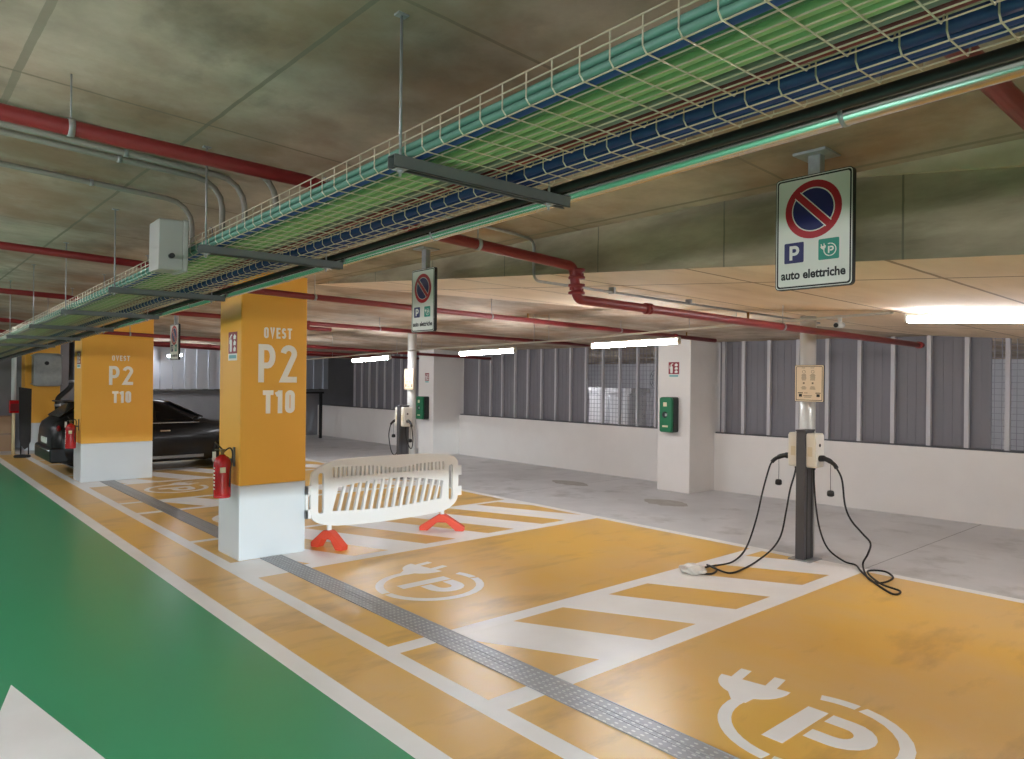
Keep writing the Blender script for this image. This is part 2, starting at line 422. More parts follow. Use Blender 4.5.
# build in world space (object origin at 0) so seams line up
def slabw(pts, zf, th, name, m):
    vs = [Vector((x, y, zf(x, y))) for x, y in pts]+[Vector((x, y, zf(x, y)+th)) for x, y in pts]
    n = len(pts); me = bpy.data.meshes.new(name)
    me.from_pydata([tuple(v) for v in vs], [], [tuple(range(n)), tuple(range(n, 2*n))[::-1]]+[(i, n+i, n+(i+1) % n, (i+1) % n) for i in range(n)])
    me.materials.append(m); o = bpy.data.objects.new(name, me); COL.objects.link(o); return struct(o)
slabw([(XL, Y0), (XR+4, Y0), (XR+4, Y1), (XL, Y1)], lambda x, y: ZC(x), 0.3, 'ceiling', CONC_CEIL)
ycr = lambda x: (ZC(x)-2.41+0.012*(x-3.8))/0.073
P = [(XB, Y0), (XR+4, Y0), (XR+4, ycr(XR+4)), (XB, ycr(XB))]
vs = [Vector((x, y, ZS(x, y))) for x, y in P]+[Vector((x, y, ZC(x)+0.02)) for x, y in P]
me = bpy.data.meshes.new('ceiling_ramp')
me.from_pydata([tuple(v) for v in vs], [], [(0,1,2,3),(7,6,5,4),(0,4,5,1),(1,5,6,2),(2,6,7,3),(3,7,4,0)])
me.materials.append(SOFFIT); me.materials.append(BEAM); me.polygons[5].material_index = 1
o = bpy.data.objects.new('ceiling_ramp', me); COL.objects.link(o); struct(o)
# lighter cast strip along the upper beam side
mb = MB()
mb.hexa([(XB-0.03, -1.2, 2.575), (XB, -1.2, 2.575), (XB, 1.75, 2.978), (XB-0.03, 1.75, 2.978), (XB-0.03, -1.2, ZC(XB)+.005), (XB, -1.2, ZC(XB)+.005), (XB, 1.75, ZC(XB)+.005), (XB-0.03, 1.75, ZC(XB)+.005)])
struct(mb.obj('trim_1', mat('beam haunch', rgb(212, 196, 168), 0.85, noise=0.8, scale=3, col2=rgb(176, 162, 138))))

# walls
struct(MB().box(XL-0.2, XL, Y0, Y1, 0, 3.6).obj('wall_left', WALLW))
struct(MB().box(XL, XR+4, Y0-0.2, Y0, 0, 3.6).obj('wall_back', WALLW))
ew = struct(MB().box(XL, XR+4, Y1, Y1+0.2, 0, 3.6).obj('wall_front', WALLG))
struct(MB().box(XR+4, XR+4.2, Y0, Y1, 0, 3.6).obj('wall_service', mat('service wall', rgb(186, 186, 190), 0.8)))
# low white wall along the right, stepped at the pillars
def xw(y): return 11.2 if y > 7.3 else 11.12+0.058*(7.3-y)
mb = MB()
for a, b in ((Y0, 7.3), (7.3, Y1)):
    xa, xb = xw(a+1e-4), xw(b-1e-4)
    if a > 7: xa = xb = 11.2
    for z0, z1, e in ((0, 1.0, 0),):
        mb.hexa([(xa, a, z0), (xa+0.22, a, z0), (xb+0.22, b, z0), (xb, b, z0), (xa, a, z1), (xa+0.22, a, z1), (xb+0.22, b, z1), (xb, b, z1)])
wr = struct(mb.obj('wall_right', WALLW))
# cladding above: solid ribbed sheets, posts, and two bays of open mesh
def ribbed(mb, ya, yb, z0=1.0, z1=3.0, pitch=0.115):
    n = max(1, round((yb-ya)/pitch))
    for k in range(n):
        a = ya+(yb-ya)*k/n; b = ya+(yb-ya)*(k+1)/n; c = a+(b-a)*0.72
        for p, q, d in ((a, c, 0.10), (c, b, 0.104)):
            xa, xb_ = xw(p)+d, xw(q)+d
            mb.hexa([(xa, p, z0), (xa+0.02, p, z0), (xb_+0.02, q, z0), (xb_, q, z0), (xa, p, z1), (xa+0.02, p, z1), (xb_+0.02, q, z1), (xb_, q, z1)])
def meshpanel(mb, ya, yb, z0=1.0, z1=2.95, s=0.085):
    y = ya
    while y < yb: mb.box(xw(y)+0.1, xw(y)+0.104, y, y+0.008, z0, z1); y += s
    z = z0
    while z < z1: 
        xa, xb_ = xw(ya)+0.104, xw(yb)+0.104
        mb.hexa([(xa, ya, z), (xa+0.004, ya, z), (xb_+0.004, yb, z), (xb_, yb, z), (xa, ya, z+0.007), (xa+0.004, ya, z+0.007), (xb_+0.004, yb, z+0.007), (xb_, yb, z+0.007)]); z += s
mb = MB()
ribbed(mb, 3.12, 7.2); ribbed(mb, 10.5, 14.72); ribbed(mb, 15.42, 20.3); ribbed(mb, Y0, -1.0)
cl = struct(mb.obj('wall_cladding', CLAD))
mp = MB(); meshpanel(mp, 7.95, 10.5); meshpanel(mp, -1.0, 3.12)
mp.obj('mesh_panel', mat('expanded mesh', rgb(140, 138, 146), 0.5, 0.0), cl)
for y in [7.10, 6.73, 6.27, 5.78, 5.31, 4.825, 4.35, 3.87, 3.395, 2.92, 2.4, 1.9, 1.4] + \
         [14.03, 13.58, 13.15, 12.69, 12.255, 11.80, 11.345, 10.895, 10.446, 9.975, 9.526, 9.075, 8.626, 8.15] + \
         [20.23, 19.79, 19.34, 18.9, 18.455, 18.02, 17.58, 17.1, 16.65, 16.2, 15.75]:
    x = xw(y)
    w = 0.028 if y < 7.2 else 0.02
    MB().box(x+0.035, x+0.095, y-w, y+w, 1.0, 3.0).obj('post', POSTM, cl)
# sill angle on the low wall
mb = MB()
for a, b in ((Y0, 7.29), (7.31, Y1)):
    xa, xb_ = xw(a), xw(b)
    mb.hexa([(xa+0.03, a, 1.0), (xa+0.2, a, 1.0), (xb_+0.2, b, 1.0), (xb_+0.03, b, 1.0), (xa+0.03, a, 1.025), (xa+0.2, a, 1.025), (xb_+0.2, b, 1.025), (xb_+0.03, b, 1.025)])
mb.obj('sill_angle', DGREY, cl)
# wall pillars
for i, (a, b) in enumerate(((7.24, 7.92), (14.76, 15.4))):
    struct(MB().box(10.39, 11.4, a, b, 0, ZC(10.39)+0.01).obj('wall_pier', WALLW, None, 0.012))
# end wall: sheet metal band above darker masonry
mb = MB()
x = 5.0; k = 0
while x < 11.3:
    d = 0.05 if k % 2 else 0.0
    mb.box(x, x+0.17, Y1-0.16-d, Y1-0.12, 1.53, ZC(x)+0.02); 
    x += 0.17; k += 1
struct(mb.obj('wall_sheeting', mat('bright sheet metal', rgb(196, 202, 212), 0.4, 0.7)))
struct(MB().box(5.0, 11.3, Y1-0.2, Y1-0.1, 1.49, 1.54).obj('trim_2', DARKST))

# painted square pillars (structure with lettering)
def pillar(x0, x1, y0, y1, zb, T):
    p = struct(MB().box(x0, x1, y0, y1, zb, ZC((x0+x1)/2)+0.02).obj('pillar', PIL_Y, None, 0.012))
    e = 0.0
    MB().box(x0-e, x1+e, y0-e, y1+e, 0, zb).obj('pillar_foot', PIL_W, p, 0.012)
    if T:
        mk = lambda u, v, w: Vector((u, y0-w, v))
        for txt, a, b, c, d, t, g, ws in T:
            letters(MB(), txt, a, b, c, d, t, mk, 0.0002, 0.0016, g, ws).obj('lettering', LETTER, p)
    return p
pillar(2.835, 3.56, 7.455, 8.06, 0.775, [('OVEST', 3.076, 3.385, 2.315, 2.43, 0.021, 0.30, [1, 1.05, 0.9, 0.95, 1]),
       ('P2', 3.018, 3.445, 1.848, 2.25, 0.062, 0.3, None), ('T10', 3.07, 3.425, 1.52, 1.765, 0.05, 0.25, [1, 0.62, 0.95])])
pillar(2.755, 3.935, 14.66, 15.27, 0.69, [('OVEST', 3.236, 3.531, 2.175, 2.27, 0.018, 0.30, [1, 1.05, 0.9, 0.95, 1]),
       ('P2', 3.19, 3.588, 1.736, 2.078, 0.056, 0.3, None), ('T10', 3.245, 3.558, 1.408, 1.622, 0.045, 0.25, [1, 0.62, 0.95])])
pillar(2.84, 3.6, 21.7, 22.3, 0.69, None)

# expansion joint cover plates along the floor
dotted = mat('studded strip steel', rgb(150, 151, 153), 0.38, 0.4, noise=0.5, scale=9, col2=rgb(126, 127, 130))
def dots(m):
    nt = m.node_tree; N = nt.nodes; L = nt.links; b = N['Principled BSDF']
    tc = N.new('ShaderNodeTexCoord'); sp = N.new('ShaderNodeSeparateXYZ'); L.new(tc.outputs['Object'], sp.inputs[0])
    def M(op, a, v=None, b2=None):
        n = N.new('ShaderNodeMath'); n.operation = op; L.new(a, n.inputs[0])
        if b2 is not None: L.new(b2, n.inputs[1])
        elif v is not None: n.inputs[1].default_value = v
        return n.outputs[0]
    px = M('PINGPONG', M('ADD', sp.outputs[0], 10.0), 0.018); py = M('PINGPONG', M('ADD', sp.outputs[1], 50.0), 0.03)
    d = M('ADD', M('MULTIPLY', px, None, px), None, M('MULTIPLY', M('MULTIPLY', py, 0.6), None, M('MULTIPLY', py, 0.6)))
    k = M('LESS_THAN', d, 0.00006)
    mx = N.new('ShaderNodeMix'); mx.data_type = 'RGBA'; mx.inputs[7].default_value = rgb(206, 206, 204)
    L.new(b.inputs['Base Color'].links[0].from_socket, mx.inputs[6]); L.new(M('MULTIPLY', k, 0.7), mx.inputs[0]); L.new(mx.outputs[2], b.inputs['Base Color'])
    bp = N.new('ShaderNodeBump'); bp.inputs['Strength'].default_value = .6; bp.inputs['Distance'].default_value = .003
    L.new(k, bp.inputs['Height']); L.new(bp.outputs['Normal'], b.inputs['Normal'])
dots(dotted)
for y0, y1, lab in ((-3.0, 7.452, 'perforated steel floor joint strip crossing the nearest yellow bays up to the near pillar'),
                    (8.063, 14.657, 'perforated steel floor joint strip between the two lettered yellow pillars'),
                    (15.275, 20.7, 'perforated steel floor joint strip behind the far lettered pillar')):
    t = thing('joint_cover', lab, 'floor strip', (3.17, (y0+y1)/2, 0))
    MB().box(3.057, 3.287, y0, y1, 0.0005, 0.006).obj('base_plate', dotted, t)
    mb = MB(); mb.box(3.15, 3.158, y0, y1, 0.006, 0.009); mb.box(3.19, 3.198, y0, y1, 0.006, 0.009)
    mb.box(3.057, 3.064, y0, y1, 0.006, 0.009); mb.box(3.28, 3.287, y0, y1, 0.006, 0.009)
    mb.obj('rail', GALV, t)
# ------------------------------------------------------------------ cable trays
ZT = lambda y: 2.69-0.0245*y
TY0, TY1 = -2.5, 21.5
def run(x, dz, r, n=5, y0=TY0, y1=TY1, mb=None):
    mb = mb or MB(); return mb.tube([(x, y0, ZT(y0)+dz), (x, y1, ZT(y1)+dz)], r, n)
def basket(name, label, xs, xl, xr, lrim, rrim, off):
    t = thing(name, label, 'cable tray', ((xl+xr)/2, 9.5, ZT(9.5)))
    mb = MB()
    for h in lrim: run(xl, h, 0.0024, 5, mb=mb)
    for h in rrim: run(xr, h, 0.0024, 5, mb=mb)
    mb.obj('rim_wires', WIRE, t)
    mb = MB(); y = TY0+off
    for x in xs: run(x, 0.004, 0.0024, 5, mb=mb)
    hl, hr = max(lrim), max(rrim)
    while y < TY1:
        z = ZT(y)
        mb.tube([(xl, y, z+hl), (xl, y, z+0.014), (xl+0.014, y, z), (xr-0.014, y, z), (xr, y, z+0.014), (xr, y, z+hr)], 0.0023, 5)
        y += 0.1
    mb.obj('wire_mesh', WIRE, t)
    return t
basket('wire_basket_tray', 'wide wire basket cable tray full of green cables, hung above the lane edge',
       [1.356, 1.407, 1.461, 1.513, 1.560, 1.614, 1.665, 1.715], 1.33, 1.73, (0.088, 0.058), (0.05,), 0.067)
basket('wire_basket_tray', 'narrow wire basket cable tray holding the dark blue cables',
       [1.822, 1.872, 1.925], 1.79, 1.945, (0.05,), (0.05,), 0.08)
C_T = mat('teal cable sheath', rgb(92, 134, 120), 0.45); C_B = mat('blue cable sheath', rgb(38, 72, 140), 0.45)
C_DG = mat('dark green cable sheath', rgb(66, 118, 76), 0.45); C_LG = mat('light green cable sheath', rgb(160, 188, 130), 0.45)
C_G = mat('grey cable sheath', rgb(140, 136, 128), 0.5); C_M = mat('maroon cable sheath', rgb(124, 36, 40), 0.45)
C_NB = mat('navy cable sheath', rgb(34, 60, 122), 0.45); C_K = mat('black cable sheath', rgb(26, 24, 24), 0.5)
G = 'power cables along the tray run'
for x, dz, r, m, lab in (
    (1.351, 0.014, 0.0112, C_T, 'teal cable, the lower one against the outer rim of the wide basket tray'),
    (1.346, 0.037, 0.0112, C_T, 'teal cable, the upper one against the outer rim of the wide basket tray'),
    (1.385, 0.018, 0.018, C_B, 'blue cable between the teal cables and the dark green ones'),
    (1.432, 0.032, 0.024, C_DG, 'dark green cable next to the single blue cable'),
    (1.460, 0.073, 0.02, C_DG, 'dark green cable lying on top of the other dark green one'),
    (1.487, 0.032, 0.025, C_LG, 'light green thick cable beside the dark green cables'),
    (1.538, 0.032, 0.025, C_LG, 'light green thick cable in the middle of the three'),
    (1.588, 0.032, 0.025, C_LG, 'light green thick cable beside the grey ones'),
    (1.629, 0.020, 0.012, C_G, 'thin grey cable beside the light green cables'),
    (1.655, 0.020, 0.011, C_G, 'thin grey cable beside the maroon cable'),
    (1.692, 0.024, 0.018, C_M, 'maroon cable on the inner edge of the wide basket tray'),
    (1.819, 0.036, 0.022, C_NB, 'thick navy cable against the outer rim of the narrow tray'),
    (1.865, 0.030, 0.0225, C_NB, 'navy cable in the middle of the narrow tray'),
    (1.909, 0.026, 0.019, C_NB, 'navy cable on the pipe side of the narrow tray'),
    (2.035, 0.016, 0.017, C_K, 'black cable lying loose between the narrow tray and the galvanised pipe')):
    tag(run(x, dz+0.003, r, 12).obj('power_cable', m), lab, 'cable', G)
# galvanised pipe beside the trays
t = thing('service_pipe', 'shiny galvanised pipe running along the inner side of the cable trays', 'pipe', (2.1, 9.5, ZT(9.5)))
run(2.116, 0.018, 0.035, 28).obj('pipe', GALVP, t)
for y in (0.95, 3.0, 4.75, 6.7, 8.5, 10.3, 12.1):
    MB().lathe([(0.0352, -0.006), (0.0378, -0.006), (0.0378, 0.006), (0.0352, 0.006)], (2.116, y, ZT(y)+0.018), 24, 'y').obj('clip', GALV, t)
# trapeze hangers
ords = ['the nearest one', 'second from the camera, near the grey junction box', 'third from the camera, past the grey junction box',
        'fourth one from the camera', 'fifth one from the camera', 'sixth one from the camera', 'seventh one from the camera']
for y, od in zip((2.05, 3.92, 5.84, 7.62, 9.4, 11.2, 13.0), ords):
    z = ZT(y)-0.006
    t = thing('trapeze_hanger', 'dark steel trapeze channel under the trays, '+od, 'hanger', (1.68, y, z-0.04), 'trapeze hangers under the cable trays')
    mb = MB()
    mb.box(1.265, 2.085, y-0.021, y-0.018, z-0.042, z); mb.box(1.265, 2.085, y+0.018, y+0.021, z-0.042, z)
    mb.box(1.265, 2.085, y-0.018, y+0.018, z-0.003, z); mb.box(1.265, 2.085, y-0.021, y-0.012, z-0.042, z-0.039); mb.box(1.265, 2.085, y+0.012, y+0.021, z-0.042, z-0.039)
    mb.obj('channel', DARKST, t)
    for x in (1.30, 1.985):
        r = MB().cyl((x, y, z-0.065), (x, y, ZC(x)), 0.005, 8).obj('threaded_rod', GALV, t)
        MB().cyl((x, y, z-0.052), (x, y, z-0.043), 0.011, 6).obj('nut', GALV, r)
        MB().box(x-0.02, x+0.02, y-0.02, y+0.02, z-0.0435, z-0.041).obj('washer', GALV, r)
        MB().box(x-0.02, x+0.02, y-0.015, y+0.015, ZC(x)-0.006, ZC(x)+0.002).obj('anchor', GALV, r)
# grey junction box standing on the outer rim of the tray
t = thing('junction_box', 'grey steel junction box mounted on the outer side of the cable tray', 'box', (1.23, 4.3, 2.49))
M = Matrix.Translation((1.215, 4.28, 2.615)) @ Matrix.Rotation(math.radians(-7), 4, 'Z') @ Matrix.Rotation(math.radians(4), 4, 'X') 
JB = mat('junction box grey', rgb(150, 152, 146), 0.45)
MB().rbox(-0.07, 0.05, -0.17, 0.17, -0.135, 0.135, 0.012, 'x', M).obj('body', JB, t, 0.004)
MB().rbox(0.05, 0.075, -0.175, 0.175, -0.14, 0.14, 0.012, 'x', M).obj('lid', JB, t, 0.004)
MB().cyl(M @ Vector((-0.01, -0.17, -0.06)), M @ Vector((-0.01, -0.215, -0.06)), 0.014, 10).obj('cable_gland', BLACK, t)

# ------------------------------------------------------------------ sprinkler pipes
def sprinkler(label, segs, r=0.031, couplings=(), hangers=(), heads=()):
    t = thing('sprinkler_pipe', label, 'pipe', segs[0], 'red sprinkler pipes under the ceiling')
    MB().tube(bend(segs, 0.05, 5), r, 14).obj('pipe', RED, t)
    for p, ax in couplings:
        mb = MB(); mb.lathe([(r*1.02, -0.035), (r*1.32, -0.03), (r*1.32, -0.012), (r*1.12, -0.008), (r*1.12, 0.008), (r*1.32, 0.012), (r*1.32, 0.03), (r*1.02, 0.035)], p, 16, ax)
        if ax == 'z':
            for e in (-.026, .026): mb.lathe([(r*1.02, e-.009), (r*1.75, e-.008), (r*1.75, e+.008), (r*1.02, e+.009)], p, 18, 'z')
        if ax == 'x': mb.box(p[0]-.012, p[0]+.012, p[1]-r*1.75, p[1]+r*1.75, p[2]-.01, p[2]+.01)
        else: mb.box(p[0]-r*1.75, p[0]+r*1.75, p[1]-.012, p[1]+.012, p[2]-.01, p[2]+.01)
        mb.obj('coupling', RED, t)
    for p in hangers:
        zt = p[3]
        mb = MB(); mb.lathe([(r*1.03, -.012), (r*1.12, -.012), (r*1.12, .012), (r*1.03, .012)], p[:3], 16, 'x')
        mb.cyl((p[0], p[1], p[2]+r*1.05), (p[0], p[1], zt), 0.004, 6)
        mb.obj('pipe_hanger', GALV, t)
    for p in heads:
        mb = MB(); mb.cyl((p[0], p[1], p[2]+r*.8), (p[0], p[1], p[2]+r+.05), 0.011, 8); mb.cyl((p[0], p[1], p[2]+r+.05), (p[0], p[1], p[2]+r+.053), 0.018, 10)
        mb.obj('sprinkler_head', mat('brass', rgb(150, 110, 60), 0.35, 0.9), t)
    return t
def zmin(x, y): return min(ZC(x), ZS(x, y) if x > XB else 99)
def H(x, y, z): return (x, y, z, zmin(x, y))
sprinkler('red sprinkler pipe crossing the frame top right above the galvanised pipe', [(0.9, .69, 2.88), (2.0, .70, 2.84), (3.5, .71, 2.81)], 0.036)
sprinkler('thick red sprinkler pipe high on the left, dropping under the beam over the nearest bays',
   [(-4, 3.45, 3.03), (1.66, 3.45, 2.894), (2.3, 3.45, 2.742), (3.60, 3.47, 2.686), (3.63, 3.46, 2.46), (9.8, 3.42, 2.385)], 0.033,
   [((3.63, 3.465, 2.635), 'z'), ((3.63, 3.465, 2.53), 'z'), ((4.4, 3.455, 2.451), 'x'), ((9.7, 3.42, 2.386), 'x')],
   [H(2.75, 3.455, 2.723), H(6.4, 3.44, 2.426), H(0.6, 3.45, 2.92)], [(5.8, 3.445, 2.434)])
sprinkler('red sprinkler pipe passing just in front of the near lettered pillar',
   [(-4, 6.75, 3.05), (1.72, 6.75, 2.853), (2.4, 6.75, 2.722), (10.4, 6.77, 2.584)], 0.031,
   [((9.3, 6.768, 2.603), 'x')], [H(3.3, 6.75, 2.706), H(8.0, 6.76, 2.626), H(5.6, 6.76, 2.667)], [(6.2, 6.76, 2.656), (9.6, 6.77, 2.598)])
sp = sprinkler('red sprinkler pipe with a short lower stub, just behind the near lettered pillar',
   [(-4, 10, 3.0), (1.7, 10, 2.832), (2.4, 10, 2.735), (11.0, 10.02, 2.62)], 0.032,
   [((4.78, 10.005, 2.703), 'x')], [H(6.0, 10.01, 2.687), H(8.6, 10.02, 2.652)], [(7.0, 10.01, 2.673)])
MB().tube(bend([(4.78, 10.0, 2.70), (4.78, 10.0, 2.632), (5.15, 10.0, 2.625)], .04, 4), .03, 12).obj('stub', RED, sp)
sprinkler('red sprinkler pipe running just in front of the far lettered pillar',
   [(-4, 13.3, 2.9), (1.6, 13.3, 2.72), (2.4, 13.3, 2.618), (11.0, 13.3, 2.4)], 0.032, [((5.1, 13.3, 2.55), 'x')], [H(3.2, 13.3, 2.6), H(6.2, 13.3, 2.525), H(8.4, 13.3, 2.465)])
sprinkler('red sprinkler pipe behind the far lettered pillar, over the parked black car',
   [(-4, 16.3, 2.85), (1.6, 16.3, 2.72), (2.4, 16.3, 2.64), (11.0, 16.3, 2.45)], 0.032, [((5.5, 16.3, 2.571), 'x')], [H(6.5, 16.3, 2.55)])
sprinkler('farthest red sprinkler pipe, close to the end wall', [(-4, 19.3, 2.9), (11.0, 19.3, 2.52)], 0.032, [], [H(4, 19.3, 2.7), H(8, 19.3, 2.6)])

# grey conduits on the ceiling at the left, bending down to the tray
gC = 'grey conduits bending down to the tray'
for y, dx, dz, lab in ((4.02, 1.72, .03, 'grey ceiling conduit nearest the camera, bending down into the cable tray'),
                 (4.28, 1.64, .03, 'grey ceiling conduit, second of those bending into the cable tray'),
                 (4.42, 1.56, .03, 'grey ceiling conduit, third of those bending into the cable tray'),
                 (5.1, 1.60, .025, 'grey ceiling conduit behind the threaded rod near the junction box')):
    z = ZC(0)-dz
    p = [(-3, y, ZC(-3)-dz), (dx-.16, y, ZC(dx-.16)-dz)]+[(dx-.16+.16*math.sin(a), y, ZC(dx-.16)-dz-.16+.16*math.cos(a)) for a in (PI/8, PI/4, 3*PI/8, PI/2)]+[(dx, y, ZT(y)+0.085)]
    tt = thing('conduit', lab, 'conduit', (dx, y, ZT(y)), gC)
    MB().tube(p, 0.017, 10).obj('tube', mat('dull conduit grey', rgb(136, 132, 122), .6), tt)
    for x in (0.2, 1.0): MB().lathe([(0.0172, -.01), (0.021, -.01), (0.021, .01), (0.0172, .01)], (x, y, ZC(x)-dz), 12, 'x').obj('saddle', GALV, tt)
# conduit over the beam side
t = thing('conduit', 'thin grey conduit stepping down over the side of the concrete beam', 'conduit', (3.75, 4.0, 2.7))
MB().tube(bend([(2.5, 4.0, ZC(2.5)-.02), (3.6, 4.0, ZC(3.6)-.02), (3.77, 4.05, 2.96), (3.77, 4.05, 2.66), (4.0, 4.06, 2.66), (8.5, 4.1, 2.62)], 0.07, 5), 0.0115, 8).obj('tube', GALV, t)
for x in (4.7, 5.8): MB().box(x-.012, x+.012, 4.04, 4.1, 2.64, ZS(x, 4.07)).obj('saddle', GALV, t)

# ------------------------------------------------------------------ lights
def tube_light(x, y0, y1, z0, z1, label, m, group, hang):
    t = thing('tube_light', label, 'light', (x, (y0+y1)/2, min(z0, z1)), group)
    n = 8; L = math.hypot(y1-y0, z1-z0)
    zz = lambda y: z0+(z1-z0)*(y-y0)/(y1-y0)
    mb = MB()
    mb.hexa([(x-.03, y0, z0+.03), (x+.03, y0, z0+.03), (x+.03, y1, z1+.03), (x-.03, y1, z1+.03), (x-.022, y0, z0+.05), (x+.022, y0, z0+.05), (x+.022, y1, z1+.05), (x-.022, y1, z1+.05)])
    mb.obj('housing', LBODY, t)
    MB().tube([(x, y0+.02, zz(y0+.02)), (x, y1-.02, zz(y1-.02))], 0.031, 14).obj('diffuser', m, t)
    for a, b in ((y0, y0+.022), (y1-.022, y1)): MB().cyl((x, a, zz(a)), (x, b, zz(b)), 0.034, 14).obj('end_cap', LBODY, t)
    if hang:
        for y in (y0+.25, y1-.25): MB().cyl((x, y, zz(y)+.05), (x, y, zz(y)+.07 if x == 7.0 and y > 2 else zmin(x, y)), 0.004, 6).obj('hanger_rod', GALV, t)
    return t
gl = 'tube lights beyond the bays'
tube_light(7.0, 1.25, 2.58, 2.413, 2.487, 'glowing tube light nearest the camera, at the right edge under the low soffit', LAMP, gl, False)
tube_light(7.0, 5.03, 6.40, 2.372, 2.352, 'glowing tube light in front of the wall pier nearer the camera', LAMP, gl, True)
tube_light(7.0, 7.90, 9.22, 2.33, 2.306, 'glowing tube light left of the nearer wall pier, before the open mesh bay', LAMP, gl, True)
tube_light(7.0, 11.31, 12.66, 2.284, 2.24, 'glowing tube light above and left of the far charging post', LAMP, gl, True)
tube_light(7.0, 14.75, 16.1, 2.19, 2.17, 'farthest glowing tube light, its end peeking past the near lettered pillar', LAMP, gl, True)
tube_light(7.0, -2.6, -1.25, 2.18, 2.18, 'tube light outside the frame on the right', LAMP, gl, True)
gl2 = 'tube lights over the driving lane'
for k, y in enumerate((-3.6, -0.6, 2.6, 5.8, 9.0, 12.2, 15.4, 18.6)):
    tube_light(-1.0, y, y+1.5, 2.5, 2.5, 'tube light hanging over the green driving lane', LAMPC, gl2, True)
tube_light(11.95, 11.7, 13.0, 2.45, 2.45, 'added hidden tube light brightening the white cabinet behind the open mesh bay', LAMP, None, True)  # added lamp, hidden by the solid cladding, to brighten the cabinet front
tube_light(12.3, 4.2, 5.4, 2.4, 2.4, 'added hidden tube light brightening the service wall behind the right mesh bay', LAMP, None, True)  # added lamp out of sight behind the cladding, lights the service wall
# low beams of a car waiting in the lane behind the camera: two lamps under a cut-off visor
for k, x in enumerate((-.9, .35)):
    p0 = Vector((x, -4.6, .62)); d = (Vector((3.6, 9.5, .30))-p0).normalized(); a = math.atan2(-d.x, d.y)
    t = thing('headlamp', 'car headlamp outside the frame behind the camera', 'headlamp', p0, 'low beam headlamps behind the camera')
    Mh = Matrix.Translation(p0) @ Matrix.Rotation(a, 4, 'Z')
    MB().box(-.14, .14, .0, .42, .001, .009, Mh).obj('visor', SBLK, t)
    MB().box(-.14, .14, -.10, -.05, -.08, .03, Mh).obj('reflector', GALV, t)
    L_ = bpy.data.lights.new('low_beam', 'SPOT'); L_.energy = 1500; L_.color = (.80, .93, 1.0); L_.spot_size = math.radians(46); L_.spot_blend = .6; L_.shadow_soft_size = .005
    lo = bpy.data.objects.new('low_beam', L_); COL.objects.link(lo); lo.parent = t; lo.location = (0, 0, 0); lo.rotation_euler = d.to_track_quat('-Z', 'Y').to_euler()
tube_light(6.2, 20.4, 21.7, 2.47, 2.47, 'tube light by the bright sheet metal band on the end wall', LAMP, None, True)
# thin suspended trunking that feeds the tubes
t = thing('lighting_trunking', 'thin grey suspended trunking feeding the row of glowing tube lights', 'trunking', (7.0, 8, 2.45))
pp = [(7.0, 2.7, 2.545), (7.0, 4.8, 2.50), (7.0, 7.0, 2.432), (7.0, 10.0, 2.40), (7.0, 16.2, 2.25)]
mb = MB()
for p, q in zip(pp, pp[1:]):
    mb.hexa([(6.965, p[1], p[2]), (7.035, p[1], p[2]), (7.035, q[1], q[2]), (6.965, q[1], q[2]), (6.965, p[1], p[2]+.018), (7.035, p[1], p[2]+.018), (7.035, q[1], q[2]+.018), (6.965, q[1], q[2]+.018)])
mb.obj('channel', LBODY, t)
for y in (4.3, 4.9, 7.2, 7.5, 10.3, 10.7, 13.5):
    zz = [p[2]+(q[2]-p[2])*(y-p[1])/(q[1]-p[1]) for p, q in zip(pp, pp[1:]) if p[1] <= y <= q[1]][0]
    MB().cyl((7.0, y, zz+.015), (7.0, y, zmin(7, y)), 0.004, 6).obj('hanger_rod', GALV, t)

